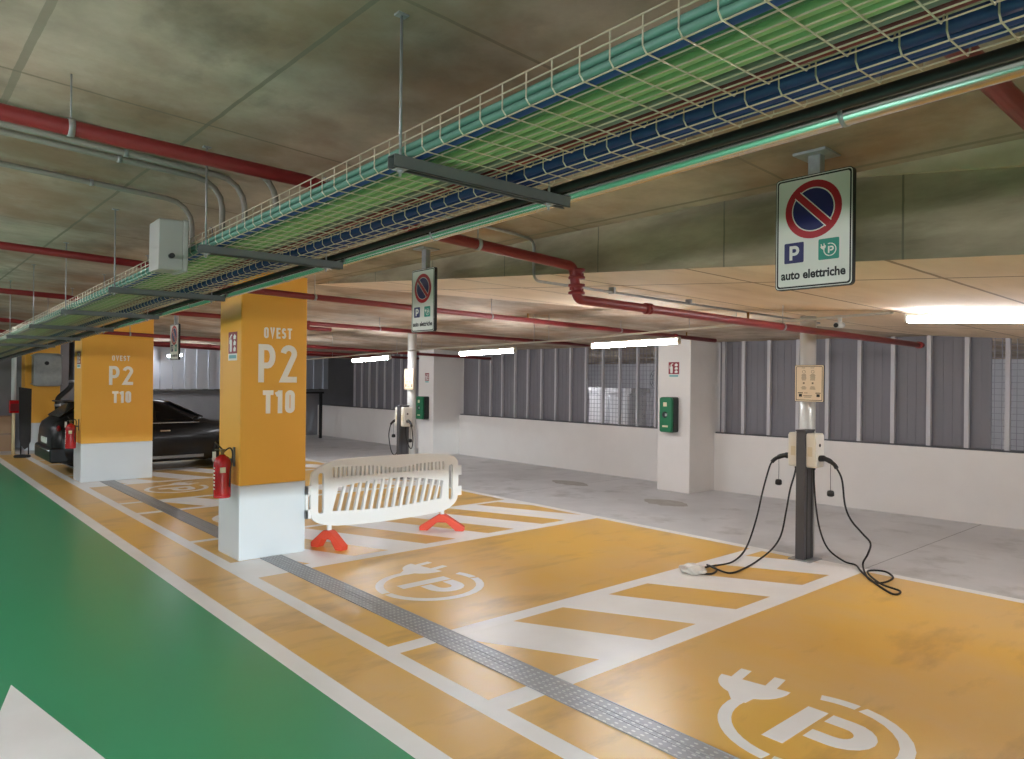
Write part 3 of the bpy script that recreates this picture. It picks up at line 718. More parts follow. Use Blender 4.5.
# ------------------------------------------------------------------ hanging no-parking signs
def hang_sign(x, y0, y1, z0, z1, label, text):
    # faces -X ; u runs from larger Y (left) to smaller Y (right)
    W = y1-y0; Hh = z1-z0; yc = (y0+y1)/2
    t = thing('parking_sign', label, 'sign', (x, yc, z0), 'no parking signs hanging over the bays')
    mk = lambda u, v, w: Vector((x-w, y1-u, z0+v))
    MB().prism(rrect(0, W, 0, Hh, .02, 4), mk, -0.028, 0).obj('panel', SBLK, t)
    mb = MB(); mb.poly2(rrect(.004, W-.004, .004, Hh-.004, .017), [rrect(.008, W-.008, .008, Hh-.008, .015)], mk, 0, .0008); mb.obj('border', SIGNW, t)
    MB().prism(rrect(.016, W-.016, .016, Hh-.016, .012), mk, 0, .0012).obj('face', SIGNW, t)
    cx, cy, R = W*.5, Hh*.69, W*.365
    MB().prism(circ(cx, cy, R, 40), mk, .0012, .0016).obj('red_ring', SRED, t)
    MB().prism(circ(cx, cy, R*.76, 40), mk, .0016, .0018).obj('ring_line', SIGNW, t)
    MB().prism(circ(cx, cy, R*.72, 40), mk, .0018, .0022).obj('blue_disc', SBLUE, t)
    d = R*.78*math.sqrt(.5)
    mb = MB(); ribbon(mb, [(cx-d, cy+d), (cx+d, cy-d)], R*.30, mk, .0022, .0024); mb.obj('slash_line', SIGNW, t)
    mb = MB(); ribbon(mb, [(cx-d, cy+d), (cx+d, cy-d)], R*.23, mk, .0024, .0027); mb.obj('slash', SRED, t)
    s = W*.26; bz = Hh*.235
    MB().prism(rrect(W*.125, W*.125+s, bz, bz+s, .006), mk, .0012, .0016).obj('blue_square', SBLUE, t)
    mb = MB(); 
    for i, (path, c) in enumerate(glyph('P', s*.5, s*.7, s*.15)): ribbon(mb, [(W*.125+s*.27+a, bz+s*.15+b) for a, b in path], s*.15, mk, .0016+.0001*i, .002+.0002*i, c)
    mb.obj('letter', SIGNW, t)
    gx = W*.575
    MB().prism(rrect(gx, gx+s, bz, bz+s, .006), mk, .0012, .0016).obj('teal_square', STEAL, t)
    mb = MB(); q = s/1.28
    symbol(0, 0, q*.40, mb=mb, mk=lambda u, v, w: mk(gx+s*.56+u, bz+s*.46+v, w), w=(.0016, .002), t=q*.06)
    mb.obj('charging_symbol', SIGNW, t)
    text_obj(text, W*.155, mk(W/2, Hh*.125, .0016), (PI/2, 0, -PI/2), SBLK, t, bold=0.0018, sx=0.9)
    MB().box(x+.004, x+.054, yc-.03, yc+.03, z1-.2, ZC(x)-.006).obj('hanger_post', GALV, t, 0.003)
    MB().box(x-.05, x+.11, yc-.08, yc+.08, ZC(x)-.012, ZC(x)).obj('mounting_plate', GALV, t)
    return t
hang_sign(3.36, 1.468, 1.848, 2.355, 2.9, 'large hanging no parking sign nearest the camera, before the concrete beam', 'auto elettriche')
hang_sign(3.45, 4.90, 5.235, 2.295, 2.825, 'second hanging no parking sign, right of the near lettered pillar', 'auto elettriche')
hang_sign(3.4, 11.4, 11.8, 2.15, 2.69, 'third hanging no parking sign, far off between the two lettered pillars', 'auto elettriche')

# ------------------------------------------------------------------ white plastic barrier on orange feet
bt = thing('crowd_barrier', 'white plastic pedestrian barrier on two orange red feet beside the near pillar', 'barrier', (4.6, 7.43, 0))
yb = 7.43
def sm2(P, k=5):
    n = len(P); out = []
    for i in range(n):
        p0, p1, p2, p3 = (Vector(P[(i+j-1) % n]) for j in range(4))
        for j in range(k):
            t_ = j/k; q = 0.5*((2*p1)+(p2-p0)*t_+(2*p0-5*p1+4*p2-p3)*t_*t_+(3*p1-p0-3*p2+p3)*t_**3); out.append((q.x, q.y))
    return out
outl = sm2([(3.607, .80), (3.605, .43), (3.65, .325), (3.78, .27), (4.0, .238), (4.45, .222), (4.85, .224), (5.3, .235), (5.48, .28), (5.59, .36), (5.615, .5), (5.615, .80), (5.585, .89), (5.49, .94), (5.234, .978), (4.75, .988), (4.34, .992), (3.95, .982), (3.76, .94), (3.65, .88)], 4)
holes = [rrect(3.688, 3.755, .40, .85, .03), rrect(5.468, 5.535, .378, .825, .03)]
N = 28
for i in range(N):
    x = 3.875+(5.375-3.875)*i/(N-1); f = i/(N-1)
    top = .905-.035*f; bot = .785-0.018*f+.03*math.sin(PI*f)*0.2
    dip = .045*math.exp(-((f-.56)/.16)**2)
    holes.append(rrect(x-.0135, x+.0135, bot-.0+0.0*dip, top-dip, .008, 2))
# leaning openings under a curved rail
def wtop(x): 
    f = (x-3.85)/(5.37-3.85); return .655+.085*math.sin(PI*min(1, max(0, f*.95+.02)))-.03*f
def wbot(x): 
    f = (x-3.85)/(5.37-3.85); return .412-.035*math.sin(PI*f)
K = 15; pit = (5.385-3.86)/K
for i in range(K):
    a = 3.86+pit*i; b = a+pit*.70
    if i == K-1: sl = 0.055
    else: sl = .072
    xa1, xb1 = a+sl, min(b+sl, 5.385)
    P = [(a, wbot(a)), (b, wbot(b)), (xb1, wtop(xb1)-.0), (xa1, wtop(xa1))]
    holes.append(P)
MB().poly2(outl, holes, lambda u, v, w: Vector((u, yb+w, v)), -.022, .022).obj('panel', BARW, bt, 0.004, 2)
for x in (3.835, 5.385):
    MB().rbox(x-.024, x+.024, yb-.02, yb+.02, .12, .27, .012, 'z').obj('stub_post', BARW, bt)
for x, ya, yb_ in ((3.835, 7.255, 7.70), (5.385, 7.225, 7.64)):
    yc = (ya+yb_)/2; hw = .225 if x < 4.5 else .275
    P = [(-hw, 0), (-hw+.10, 0), (-.055, .105), (.055, .105), (hw-.10, 0), (hw, 0), (hw+.005, .05), (.07, .185), (.04, .205), (-.04, .205), (-.07, .185), (-hw-.005, .05)]
    # the feet have swivelled a little under the panel
    d = Vector((.155, -.43)).normalized() if x < 4.5 else Vector((.40, -.40)).normalized()
    nn = Vector((-d.y, d.x))
    MB().prism([(u*1.02, v) for u, v in P], lambda u, v, w: Vector((x+d.x*u+nn.x*w, yb+d.y*u+nn.y*w, v)), -.052, .052).obj('foot', ORANGE, bt, 0.012, 3)
for x0, x1, zs in ((5.61, 5.675, ((.68, .80), (.42, .54))), (3.545, 3.61, ((.62, .72), (.36, .46)))):
    for a, b in zs: MB().box(x0, x1, yb-.018, yb+.018, a, b).obj('coupling_hook', BARW, bt, 0.004)
MB().box(3.545, 3.575, yb-.018, yb+.018, .36, .72).obj('coupling_hook', BARW, bt, 0.004)

# ------------------------------------------------------------------ charging posts
def charger(dx, dy, which, detail):
    D = Vector((dx, dy, 0))
    o = lambda x, y, z: Vector((x, y, z))+D
    t = thing('charging_post', 'dark grey charging post with cream sockets, '+which, 'charging post', o(7.553, 3.787, 0), 'charging posts')
    MB().box(7.43+dx, 7.70+dx, 3.66+dy, 3.91+dy, .0005, .012).obj('base_plate', GALV, t)
    mb = MB(); mb.box(7.446+dx, 7.66+dx, 3.738+dy, 3.836+dy, .012, 1.385); ob = mb.obj('column', DGREY, t, .005)
    MB().box(7.44+dx, 7.666+dx, 3.732+dy, 3.842+dy, 1.385, 1.40).obj('column_cap', DGREY, t, .003)
    mb = MB()
    for z in (0.02,): 
        mb.box(7.5+dx, 7.505+dx, 3.733+dy, 3.738+dy, .02, .98); mb.box(7.60+dx, 7.605+dx, 3.733+dy, 3.738+dy, .02, .98)
    mb.obj('column_groove', SBLK, t)
    # sockets on both sides
    for s, lab in ((-1, 'right'), (1, 'left')):
        ya = 3.738+dy if s < 0 else 3.836+dy; yb2 = ya+s*.10
        b = MB().rbox(7.47+dx, 7.665+dx, min(ya, yb2), max(ya, yb2), 1.0, 1.365, .025, 'y').obj('socket_box', CREAM, t, .008, 3)
        MB().rbox(7.485+dx, 7.65+dx, yb2 - (0 if s > 0 else .012), yb2 + (.012 if s > 0 else 0), 1.015, 1.35, .02, 'y').obj('front_cover', mat('cover white', rgb(236, 234, 228), 0.35), b, .004)
        MB().lathe([(.018, 0), (.018, s*.004)], (7.55+dx, yb2+s*.012, 1.24), 14, 'y').obj('status_light', SBLK, b)
        MB().box(7.4665+dx, 7.4695+dx, min(ya+s*.02, ya+s*.07), max(ya+s*.02, ya+s*.07), 1.12, 1.22).obj('label_plate', mat('label beige', rgb(214, 204, 176), 0.5), b)
        # plug in the socket, its handle drooping away
        px = 7.55+dx; y1 = yb2+s*.012
        pts = smooth([(px, y1, 1.10), (px-.01, y1+s*.05, 1.105), (px-.02, y1+s*.11, 1.09), (px-.03, y1+s*.17, 1.055), (px-.04, y1+s*.20, 1.02)], 4)
        rr = [.033 if i < 5 else (.026 if i < 10 else .021) for i in range(len(pts))]
        MB().tube(pts, .02, 12, True, rr).obj('charging_plug', BLACK, t)
        # rubber cap on a cord
        cxp, cyp = px-.02, y1+s*.13
        zk = .80 if s > 0 else .745
        MB().tube([(cxp, cyp, 1.075), (cxp, cyp-s*.003, .95), (cxp, cyp, zk+.03)], .003, 6).obj('cap_cord', BLACK, t)
        mb = MB(); mb.lathe([(.012, .035), (.03, .03), (.036, .01), (.036, -.02), (.02, -.03)], (cxp, cyp, zk), 14, 'z'); mb.obj('plug_cap', BLACK, t)
        cb = MB(); CC = [px-.02, y1, ya]
        if s < 0:
            if detail:
                path = [(px-.04, y1-.20, 1.02), (7.579, 3.4, 0.895), (7.565, 3.36, 0.642), (7.572, 3.3, 0.495), (7.648, 3.22, 0.364), (7.66, 3.14, 0.272), (7.50, 3.1, 0.19), (7.58, 3.18, 0.06), (7.27, 3.0, 0.013), (7.178, 2.851, 0.013), (7.463, 2.843, 0.013), (7.66, 3.0, 0.013), (7.45, 3.08, 0.03), (7.10, 2.82, 0.03), (7.045, 2.623, 0.013), (6.895, 2.626, 0.013), (7.141, 2.882, 0.013), (7.44, 3.135, 0.02), (7.62, 3.27, 0.03), (7.60, 3.38, 0.05), (7.50, 3.50, 0.17), (7.52, 3.6, 0.35), (7.565, 3.67, 0.6), (7.56, 3.69, .85), (7.55, 3.69, .995)]
            else:
                path = [(px-.04, y1-.20, 1.02), (px-.02, y1-.22, .8), (px+.0, y1-.16, .62), (px+.01, y1-.06, .62), (7.56+dx, 3.69+dy, .8), (7.55+dx, 3.69+dy, .995)]
        else:
            if detail:
                path = [(px-.04, y1+.20, 1.02), (7.508, 4.18, 0.95), (7.417, 4.2, 0.71), (7.311, 4.22, 0.386), (7.145, 4.24, 0.098), (6.80, 4.19, 0.013), (6.476, 4.227, 0.013), (6.277, 4.25, 0.013), (6.12, 4.20, 0.013), (6.20, 4.06, .013), (6.40, 4.12, .014), (6.42, 4.25, 0.03), (6.36, 4.12, 0.03), (6.379, 3.958, 0.013), (6.671, 3.967, 0.013), (7.063, 4.05, 0.013), (7.334, 4.04, 0.096), (7.45, 4.0, 0.24), (7.46, 3.95, 0.497), (7.485, 3.92, 0.737), (7.52, 3.89, .9), (7.55, 3.886, .995)]
            else:
                path = [(px-.04, y1+.20, 1.02), (px-.05, y1+.25, .8), (px-.02, y1+.2, .5), (px, y1+.08, .45), (7.55+dx, 3.88+dy, .7), (7.55+dx, 3.886+dy, .995)]
        cb.tube(smooth(path, 6), .0095, 8).obj('charging_cable', BLACK, t)
        MB().cyl((7.55+dx, ya+s*.05, .975), (7.55+dx, ya+s*.05, 1.0), .016, 10).obj('cable_gland', BLACK, t)
    # steel pole behind with the notice plate
    pz = zmin(7.82+dx, 3.87+dy)
    p = thing('sign_pole', 'round galvanised pole with notice plate behind the '+('nearer' if detail else 'far')+' charging post', 'pole', o(7.82, 3.86, 0), 'notice poles')
    MB().cyl(o(7.82, 3.90, 0), o(7.82, 3.90, pz), .085, 24).obj('pole', mat('matt galvanised', rgb(206, 207, 205), 0.35, 0.25), p)
    mk = lambda u, v, w: Vector((7.70+dx-w, 3.99+dy-u, 1.695+v))
    W, Hh = .33, .405
    pl = MB().prism(rrect(0, W, 0, Hh, .012), mk, -.012, 0).obj('notice_plate', SBLK, p)
    MB().prism(rrect(.004, W-.004, .004, Hh-.004, .01), mk, 0, .0006).obj('plate_edge', mat('plate beige', rgb(216, 196, 166), 0.45), pl)
    mb = MB(); mb.poly2(rrect(.016, W-.016, .016, Hh-.016, .008), [rrect(.022, W-.022, .022, Hh-.022, .006)], mk, .0006, .001); mb.obj('plate_border', SBLK, pl)
    if detail or True:
        PG = mat('notice print', rgb(120, 108, 92), 0.6)
        mb = MB()
        rnd = random.Random(3)
        for u in (.105, .205):
            ribbon(mb, arcp(u, .33, .017, .017, 0, 360, 12)[:-1], .004, mk, .0006, .001, True)
            for v in [.30, .288, .276, .264, .252, .24]:
                w_ = .02+.012*rnd.random(); mb.prism(rect(u-w_, u+w_, v-.003, v+.003), mk, .0006, .001)
            mb.prism(rect(u-.01, u+.01, .195, .215), mk, .0006, .001)
            for v in (.165, .153, .141): 
                w_ = .02+.014*rnd.random(); mb.prism(rect(u-w_, u+w_, v-.003, v+.003), mk, .0006, .001)
        mb.obj('printed_text', PG, pl)
        mb = MB()
        for u in (.05, .25):
            mb.prism(rect(u-.0, u+.036, .055, .085), mk, .0006, .001); mb.prism(rect(u-.012, u+.046, .093, .102), mk, .0006, .001)
        mb.prism(rect(.11, .15, .095, .1), mk, .0006, .001); mb.prism(rect(.1, .2, .065, .07), mk, .0006, .001); mb.prism(rect(.11, .19, .05, .055), mk, .0006, .001)
        for u in (.08, .18): mb.prism(rect(u, u+.04, .37, .374), mk, .0006, .001)
        mb.obj('printed_block', SBLK, pl)
    mb = MB()
    for z in (1.80, 2.0):
        mb.box(7.71+dx, 7.745+dx, 3.87+dy, 3.93+dy, z-.012, z+.012)
    mb.obj('clamp', GALV, p)
    return t
charger(0, 0, 'the nearer one with cables looping on the floor', True)
charger(0.0, 7.93, 'the far one beyond the white barrier', False)
# crumpled clear plastic bag at the end of the left cable
bm = bmesh.new(); bmesh.ops.create_icosphere(bm, subdivisions=4, radius=1)
rnd = random.Random(5)
for v in bm.verts:
    a = math.sin(5*v.co.x+2)*math.cos(6*v.co.y+v.co.z*4)*.16+math.sin(11*v.co.x*v.co.y+7*v.co.z)*.1+rnd.uniform(-.03, .03)
    v.co *= 1+a; v.co.x *= .10; v.co.y *= .12; v.co.z = max(-.0, (v.co.z+.6))*.055
me = bpy.data.meshes.new('plastic_bag'); bm.to_mesh(me); bm.free()
for p in me.polygons: p.use_smooth = True
me.materials.append(mat('cloudy plastic', rgb(206, 200, 192), 0.3))
o = bpy.data.objects.new('plastic_bag', me); COL.objects.link(o); o.location = (6.13, 4.22, 0.003); o.rotation_euler = (0, 0, .4)
tag(o, 'crumpled whitish plastic bag on the floor at the loop of the charging cable', 'bag')

# ------------------------------------------------------------------ fire extinguishers and signs on the pillars
def extinguisher(xf, y, z, label, k=1.0):
    x = xf-.125*k
    t = thing('fire_extinguisher', label, 'fire extinguisher', (x, y, z), 'fire extinguishers on the pillars')
    R = .086*k
    MB().lathe([(R*.8, 0), (R*.97, .012*k), (R, .03*k), (R, .335*k), (R*.93, .37*k), (R*.72, .40*k), (R*.4, .418*k), (R*.3, .43*k)], (x, y, z), 28).obj('cylinder', REDEXT, t)
    MB().lathe([(R*.97, -.012*k), (R*.99, 0), (R*.99, .018*k), (R*.9, .02*k)], (x, y, z), 24).obj('foot_ring', REDEXT, t)
    mb = MB(); mb.cyl((x, y, z+.425*k), (x, y, z+.465*k), .018*k, 12); mb.box(x-.02*k, x+.02*k, y-.03*k, y+.035*k, z+.455*k, z+.485*k); mb.obj('valve', mat('valve brass', rgb(130, 108, 70), .35, .8), t, .003)
    mb = MB(); mb.tube([(x, y+.02*k, z+.485*k), (x-.02*k, y+.07*k, z+.52*k), (x-.03*k, y+.13*k, z+.545*k)], .008*k, 8); mb.tube([(x, y+.02*k, z+.465*k), (x-.02*k, y+.08*k, z+.475*k), (x-.03*k, y+.13*k, z+.47*k)], .007*k, 8); mb.obj('handle', BLACK, t)
    MB().tube(smooth([(x+.02*k, y-.02*k, z+.47*k), (x+.05*k, y-.075*k, z+.5*k), (x+.06*k, y-.12*k, z+.44*k), (x+.045*k, y-.10*k, z+.25*k), (x+.045*k, y-.088*k, z+.10*k)], 5), .008*k, 8).obj('hose', BLACK, t)
    # curved labels on the cylinder
    def curved(a0, a1, z0, z1, m, nm):
        mb = MB(); n = 8; rr = R+.0006
        vs = [Vector((x+rr*math.cos(math.radians(a0+(a1-a0)*i/n)), y+rr*math.sin(math.radians(a0+(a1-a0)*i/n)), zz)) for zz in (z0, z1) for i in range(n+1)]
        mb.add(vs, [(i, i+1, n+2+i, n+1+i) for i in range(n)]); return mb.obj(nm, m, t, recalc=False)
    curved(236, 272, z+.25*k, z+.305*k, mat('label cream', rgb(228, 214, 180), .5), 'label_sticker')
    for i in range(7):
        zz = z+(.075+.036*i)*k
        curved(170, 196, zz, zz+(.02 if i % 2 else .013)*k, SIGNW, 'white_marking')
    mb = MB(); mb.box(x-.09*k, x-.055*k, y+.03*k, y+.034*k, z+.36*k, z+.46*k, None); mb.obj('tag_card', SIGNW, t)
    mb = MB(); mb.box(xf-.012*k, xf, y-.02*k, y+.02*k, z+.30*k, z+.50*k); mb.box(xf-.05*k, xf-.012*k, y-.015*k, y+.015*k, z+.36*k, z+.385*k); mb.obj('wall_bracket', DARKST, t)
    return t
extinguisher(2.835, 7.60, .67, 'red fire extinguisher hanging on the side of the near lettered pillar')
extinguisher(2.755, 14.83, .62, 'red fire extinguisher hanging on the side of the far lettered pillar')
def fire_sign(x, y0, y1, z0, z1, label, foot):
    t = thing('fire_sign', label, 'sign', (x, (y0+y1)/2, z0))
    W, Hh = y1-y0, z1-z0
    mk = lambda u, v, w: Vector((x-w, y1-u, z0+v))
    b = Hh*.24 if foot else 0
    MB().prism(rect(0, W, b, Hh), mk, 0.0003, .003).obj('red_panel', mat('fire sign red', rgb(132, 22, 40), .45), t)
    if foot:
        MB().prism(rect(0, W, 0, b), mk, 0.0003, .003).obj('white_strip', SIGNW, t)
        MB().prism(rect(W*.08, W*.92, b*.3, b*.8), mk, .003, .0035).obj('teal_print', mat('print teal', rgb(110, 170, 170), .5), t)
    H2 = Hh-b; mb = MB()
    mb.prism(rrect(W*.16, W*.40, b+H2*.08, b+H2*.66, W*.08, 3), mk, .003, .0036)
    ribbon(mb, [(W*.28, b+H2*.66), (W*.28, b+H2*.82), (W*.42, b+H2*.88)], W*.07, mk, .003, .0036)
    ribbon(mb, [(W*.24, b+H2*.80), (W*.12, b+H2*.70), (W*.11, b+H2*.45)], W*.04, mk, .003, .0036)
    for q in (.22, .5, .78): mb.prism([(W*.60, b+H2*(q-.12)), (W*.84, b+H2*(q-.12)), (W*.88, b+H2*(q+.02)), (W*.72, b+H2*(q+.12)), (W*.58, b+H2*(q+.0))], mk, .003, .0036)
    mb.obj('pictogram', SIGNW, t)
    return t
fire_sign(2.835, 7.56, 7.80, 2.075, 2.375, 'dark red fire extinguisher sign on the side of the near lettered pillar', True)
fire_sign(2.755, 14.75, 15.03, 2.03, 2.33, 'dark red fire extinguisher sign on the side of the far lettered pillar', True)
fire_sign(10.39, 7.47, 7.69, 1.965, 2.24, 'small red fire sign on the nearer wall pier above the green cabinet', True)
fire_sign(10.39, 14.95, 15.12, 1.80, 2.05, 'small red fire sign on the far wall pier above its green cabinet', True)
# green cabinets on the wall piers
def cabinet(y0, y1, z0, z1, label):
    x1 = 10.39; x0 = 10.19
    t = thing('wall_cabinet', label, 'cabinet', (x1, (y0+y1)/2, z0), 'green cabinets on the wall piers')
    GR = mat('cabinet green', rgb(14, 112, 72), .35); DK = mat('cabinet dark back', rgb(24, 34, 34), .4)
    MB().rbox(x0+.055, x1, y0, y1, z0, z1, .03, 'x').obj('back_shell', DK, t, .008)
    MB().rbox(x0, x0+.06, y0+.004, y1-.004, z0+.004, z1-.004, .035, 'x').obj('door', GR, t, .018, 3)
    yc, zc = (y0+y1)/2, (z0+z1)/2
    MB().lathe([(.05, 0), (.055, -.006), (.04, -.010), (.02, -.006)], (x0, yc+.01, zc), 18, 'x').obj('handle_recess', DK, t)
    MB().box(x0-.014, x0-.002, yc-.045, yc+.0, zc-.025, zc+.025).obj('latch', mat('latch grey', rgb(150, 160, 155), .4), t, .003)
    MB().box(x0-.002, x0+.001, yc-.03, yc+.045, z1-.16, z1-.09).obj('label_sticker', mat('label cream', rgb(228, 214, 180), .5), t)
    MB().box(x0-.002, x0+.001, yc-.055, yc+.06, z0+.09, z0+.12).obj('label_sticker', mat('label cream', rgb(228, 214, 180), .5), t)
    for z in (z0+.12, zc, z1-.12): MB().box(x0+.05, x0+.09, y0-.012, y0, z-.03, z+.03).obj('hinge', DK, t)
    return t
cabinet(7.47, 7.735, 1.03, 1.635, 'green extinguisher cabinet on the nearer wall pier')
cabinet(14.93, 15.25, .90, 1.47, 'green extinguisher cabinet on the far wall pier')
# white cabin seen through the mesh bay
t = thing('equipment_cabinet', 'white double door cabinet standing behind the open mesh bay', 'cabinet', (13.2, 11.3, 0))
CW = mat('cabinet white', rgb(226, 226, 228), .5)
MB().box(13.0, 13.6, 10.7, 11.95, 0, 1.62).obj('body', CW, t, .01)
MB().box(12.95, 13.65, 10.62, 12.02, 1.62, 1.74).obj('top', CW, t, .01)
for a, b in ((10.74, 11.3), (11.33, 11.9)): MB().box(12.975, 13.0, a, b, .08, 1.58).obj('door', CW, t, .004)
t = thing('wall_fan', 'dark round fan on a stand behind the open mesh bay', 'fan', (13.4, 10.2, 0))
mb = MB()
for r in (.24, .18, .12, .06): mb.tube([(13.4, 10.2+r*math.cos(a*PI/12), 1.95+r*math.sin(a*PI/12)) for a in range(25)], .006, 6, False)
for a in range(12): mb.cyl((13.4, 10.2, 1.95), (13.4, 10.2+.24*math.cos(a*PI/6), 1.95+.24*math.sin(a*PI/6)), .005, 5)
mb.obj('cage', DARKST, t); MB().cyl((13.42, 10.2, 0), (13.42, 10.2, 1.9), .022, 10).obj('stand', DARKST, t)
MB().cyl((13.36, 10.2, 1.95), (13.5, 10.2, 1.95), .06, 14).obj('motor', DARKST, t)

# ------------------------------------------------------------------ parked black car (nose to the wall)
def car():
    t = thing('car', 'black hatchback parked nose in behind the far lettered pillar', 'car', (4.55, 16.4, 0))
    BODY = mat('black car paint', rgb(9, 9, 11), .3, spec=.25, coat=.15); GLASS = mat('dark car glass', rgb(8, 9, 11), .12, spec=.3)
    CHR = mat('car chrome', rgb(214, 214, 216), .12, 1.0); TYRE = mat('tyre rubber', rgb(20, 20, 20), .8)
    yc = 16.42; 
    # stations along x: (x, half width, z bottom, z belt, half width at top, z top)
    S = [(2.47, .70, .36, .70, .56, .90), (2.52, .82, .28, .82, .66, 1.0), (2.68, .86, .24, .90, .70, 1.12), (2.98, .88, .20, .95, .66, 1.34), (3.4, .89, .18, .97, .62, 1.43),
         (4.0, .90, .18, .96, .61, 1.45), (4.5, .90, .18, .95, .60, 1.38), (4.95, .90, .18, .94, .62, 1.16), (5.3, .90, .18, .92, .72, 1.0), (5.8, .89, .18, .86, .74, .93), (6.3, .86, .20, .74, .70, .84), (6.55, .78, .24, .62, .62, .74), (6.68, .60, .32, .54, .5, .62)]
    rings = []
    for x, hw, zb, zm, ht, zt in S:
        half = [(hw*.90, zb), (hw*.985, zb+.10), (hw, (zb+zm)/2), (hw*.985, zm), (hw*.93 if zt-zm > .2 else hw*.96, zm+.03), ((hw*.93+ht)/2*1.02, zm+(zt-zm)*.5), (ht*1.03, zm+(zt-zm)*.86), (ht*.9, zt-.012), (ht*.5, zt), (0, zt+.005)]
        ring = [(yc-y, z) for y, z in half]+[(yc+y, z) for y, z in half[-2::-1]]
        rings.append([Vector((x, y, z)) for y, z in ring])
    n = len(rings[0]); mb = MB()
    vs = [v for r in rings for v in r]
    fs = [(i*n+k, i*n+(k+1) % n, (i+1)*n+(k+1) % n, (i+1)*n+k) for i in range(len(S)-1) for k in range(n)]
    fs += [tuple(range(n))[::-1], tuple((len(S)-1)*n+k for k in range(n))]
    mb.add(vs, fs, True); mb.obj('body', BODY, t)
    # side windows (both sides), wind screen and rear window, slightly proud of the shell
    def side(s):
        def Pt(x, f):
            for a, b in zip(S, S[1:]):
                if a[0] <= x <= b[0]:
                    k = (x-a[0])/(b[0]-a[0]); hw, zm, ht, zt = (a[i]+(b[i]-a[i])*k for i in (1, 3, 4, 5))
                    y = (hw*.93)+(ht*1.03-hw*.93)*f/.86; return Vector((x, yc+s*(y+.012), zm+.03+(zt-zm-.03)*f))
        W = [[(2.95, .12), (3.35, .10), (3.38, .84), (3.15, .78)], [(3.44, .10), (4.2, .10), (4.18, .86), (3.46, .85)], [(4.26, .10), (5.0, .10), (4.72, .62), (4.5, .82), (4.25, .86)]]
        for P in W:
            MB().add([Pt(*p) for p in P]+[Pt(*p)-Vector((0, s*.02, 0)) for p in P], [tuple(range(len(P))), tuple(range(len(P), 2*len(P)))[::-1]]+[(i, (i+1) % len(P), len(P)+(i+1) % len(P), len(P)+i) for i in range(len(P))]).obj('side_window', GLASS, t)
        for x in (3.5, 4.3): MB().box(x, x+.19, min(yc+s*.9, yc+s*.925), max(yc+s*.9, yc+s*.925), .79, .82).obj('door_handle', CHR, t, .004)
        MB().box(2.95, 5.05, min(yc+s*.88, yc+s*.912), max(yc+s*.88, yc+s*.912), .955, .97).obj('belt_trim', CHR, t)
        MB().box(3.05, 5.15, min(yc+s*.87, yc+s*.91), max(yc+s*.87, yc+s*.91), .24, .30).obj('sill_trim', mat('sill grey', rgb(120, 118, 116), .35, .4), t, .006)
        MB().sphere((4.98, yc+s*.99, 1.03), .085, 8, (1, .8, .72)).obj('wing_mirror', BODY, t)
        for x in (3.18, 5.72):
            w = MB(); w.lathe([(.2, -.1), (.30, -.1), (.325, -.07), (.325, .07), (.30, .1), (.2, .1)], (x, yc+s*.80, .325), 28, 'y'); wo = w.obj('wheel', TYRE, t)
            mb = MB(); mb.lathe([(.205, s*.07), (.20, s*.095), (.18, s*.09)], (x, yc+s*.80, .325), 24, 'y')
            for k in range(5):
                a = 2*PI*k/5; mb.cyl((x, yc+s*.885, .325), (x+.19*math.cos(a), yc+s*.89, .325+.19*math.sin(a)), .022, 6)
            mb.obj('rim', mat('alloy rim', rgb(150, 150, 152), .3, .8), wo)
            mb = MB(); mb.tube([(x+.37*math.cos(a*PI/12), yc+s*.895, .33+.37*math.sin(a*PI/12)) for a in range(-1, 14)], .022, 6); mb.obj('wheel_arch', SBLK, t)
    side(-1); side(1)
    def strip(P, m, nm, th=.012):
        P = [Vector(p) for p in P]; nrm = (P[1]-P[0]).cross(P[2]-P[0]).normalized()*th
        MB().add([p+nrm for p in P]+[p-nrm for p in P], [(0, 1, 2, 3), (7, 6, 5, 4), (0, 4, 5, 1), (1, 5, 6, 2), (2, 6, 7, 3), (3, 7, 4, 0)]).obj(nm, m, t)
    strip([(4.55, yc-.56, 1.38), (5.2, yc-.66, 1.06), (5.2, yc+.66, 1.06), (4.55, yc+.56, 1.38)], GLASS, 'windscreen')
    strip([(2.62, yc-.60, 1.10), (2.96, yc-.58, 1.35), (2.96, yc+.58, 1.35), (2.62, yc+.60, 1.10)], GLASS, 'rear_window')
    MB().box(2.68, 2.98, yc-.58, yc+.58, 1.37, 1.395).obj('roof_spoiler', BODY, t, .008)
    TL = mat('tail lamp red', rgb(110, 10, 14), .2)
    for s in (-1, 1):
        MB().sphere((2.585, yc+s*.70, .88), .11, 8, (.5, 1.15, .75)).obj('tail_lamp', TL, t)
        MB().sphere((6.47, yc+s*.66, .66), .1, 8, (1.1, 1.1, .6)).obj('head_lamp', CHR, t)
        MB().box(2.455, 2.48, yc+s*.5-.06, yc+s*.5+.06, .44, .48).obj('reflector', TL, t, .004)
    MB().box(2.455, 2.475, yc-.26, yc+.26, .60, .71).obj('number_plate', SIGNW, t, .003)
    MB().rbox(2.43, 2.75, yc-.85, yc+.85, .27, .55, .05, 'y').obj('rear_bumper', BODY, t, .03, 3)
    MB().tube([(2.43, yc-.7, .5), (2.43, yc+.7, .5)], .012, 8).obj('bumper_trim', CHR, t)
    for s in (-1, 1): MB().tube([(5.05, yc-.3+s*.32, 1.14), (5.1, yc-.0+s*.32, 1.13)], .008, 6).obj('wiper', SBLK, t)
    t.location.z = 0.007   # tyres stand on the joint strip
    return t
car()

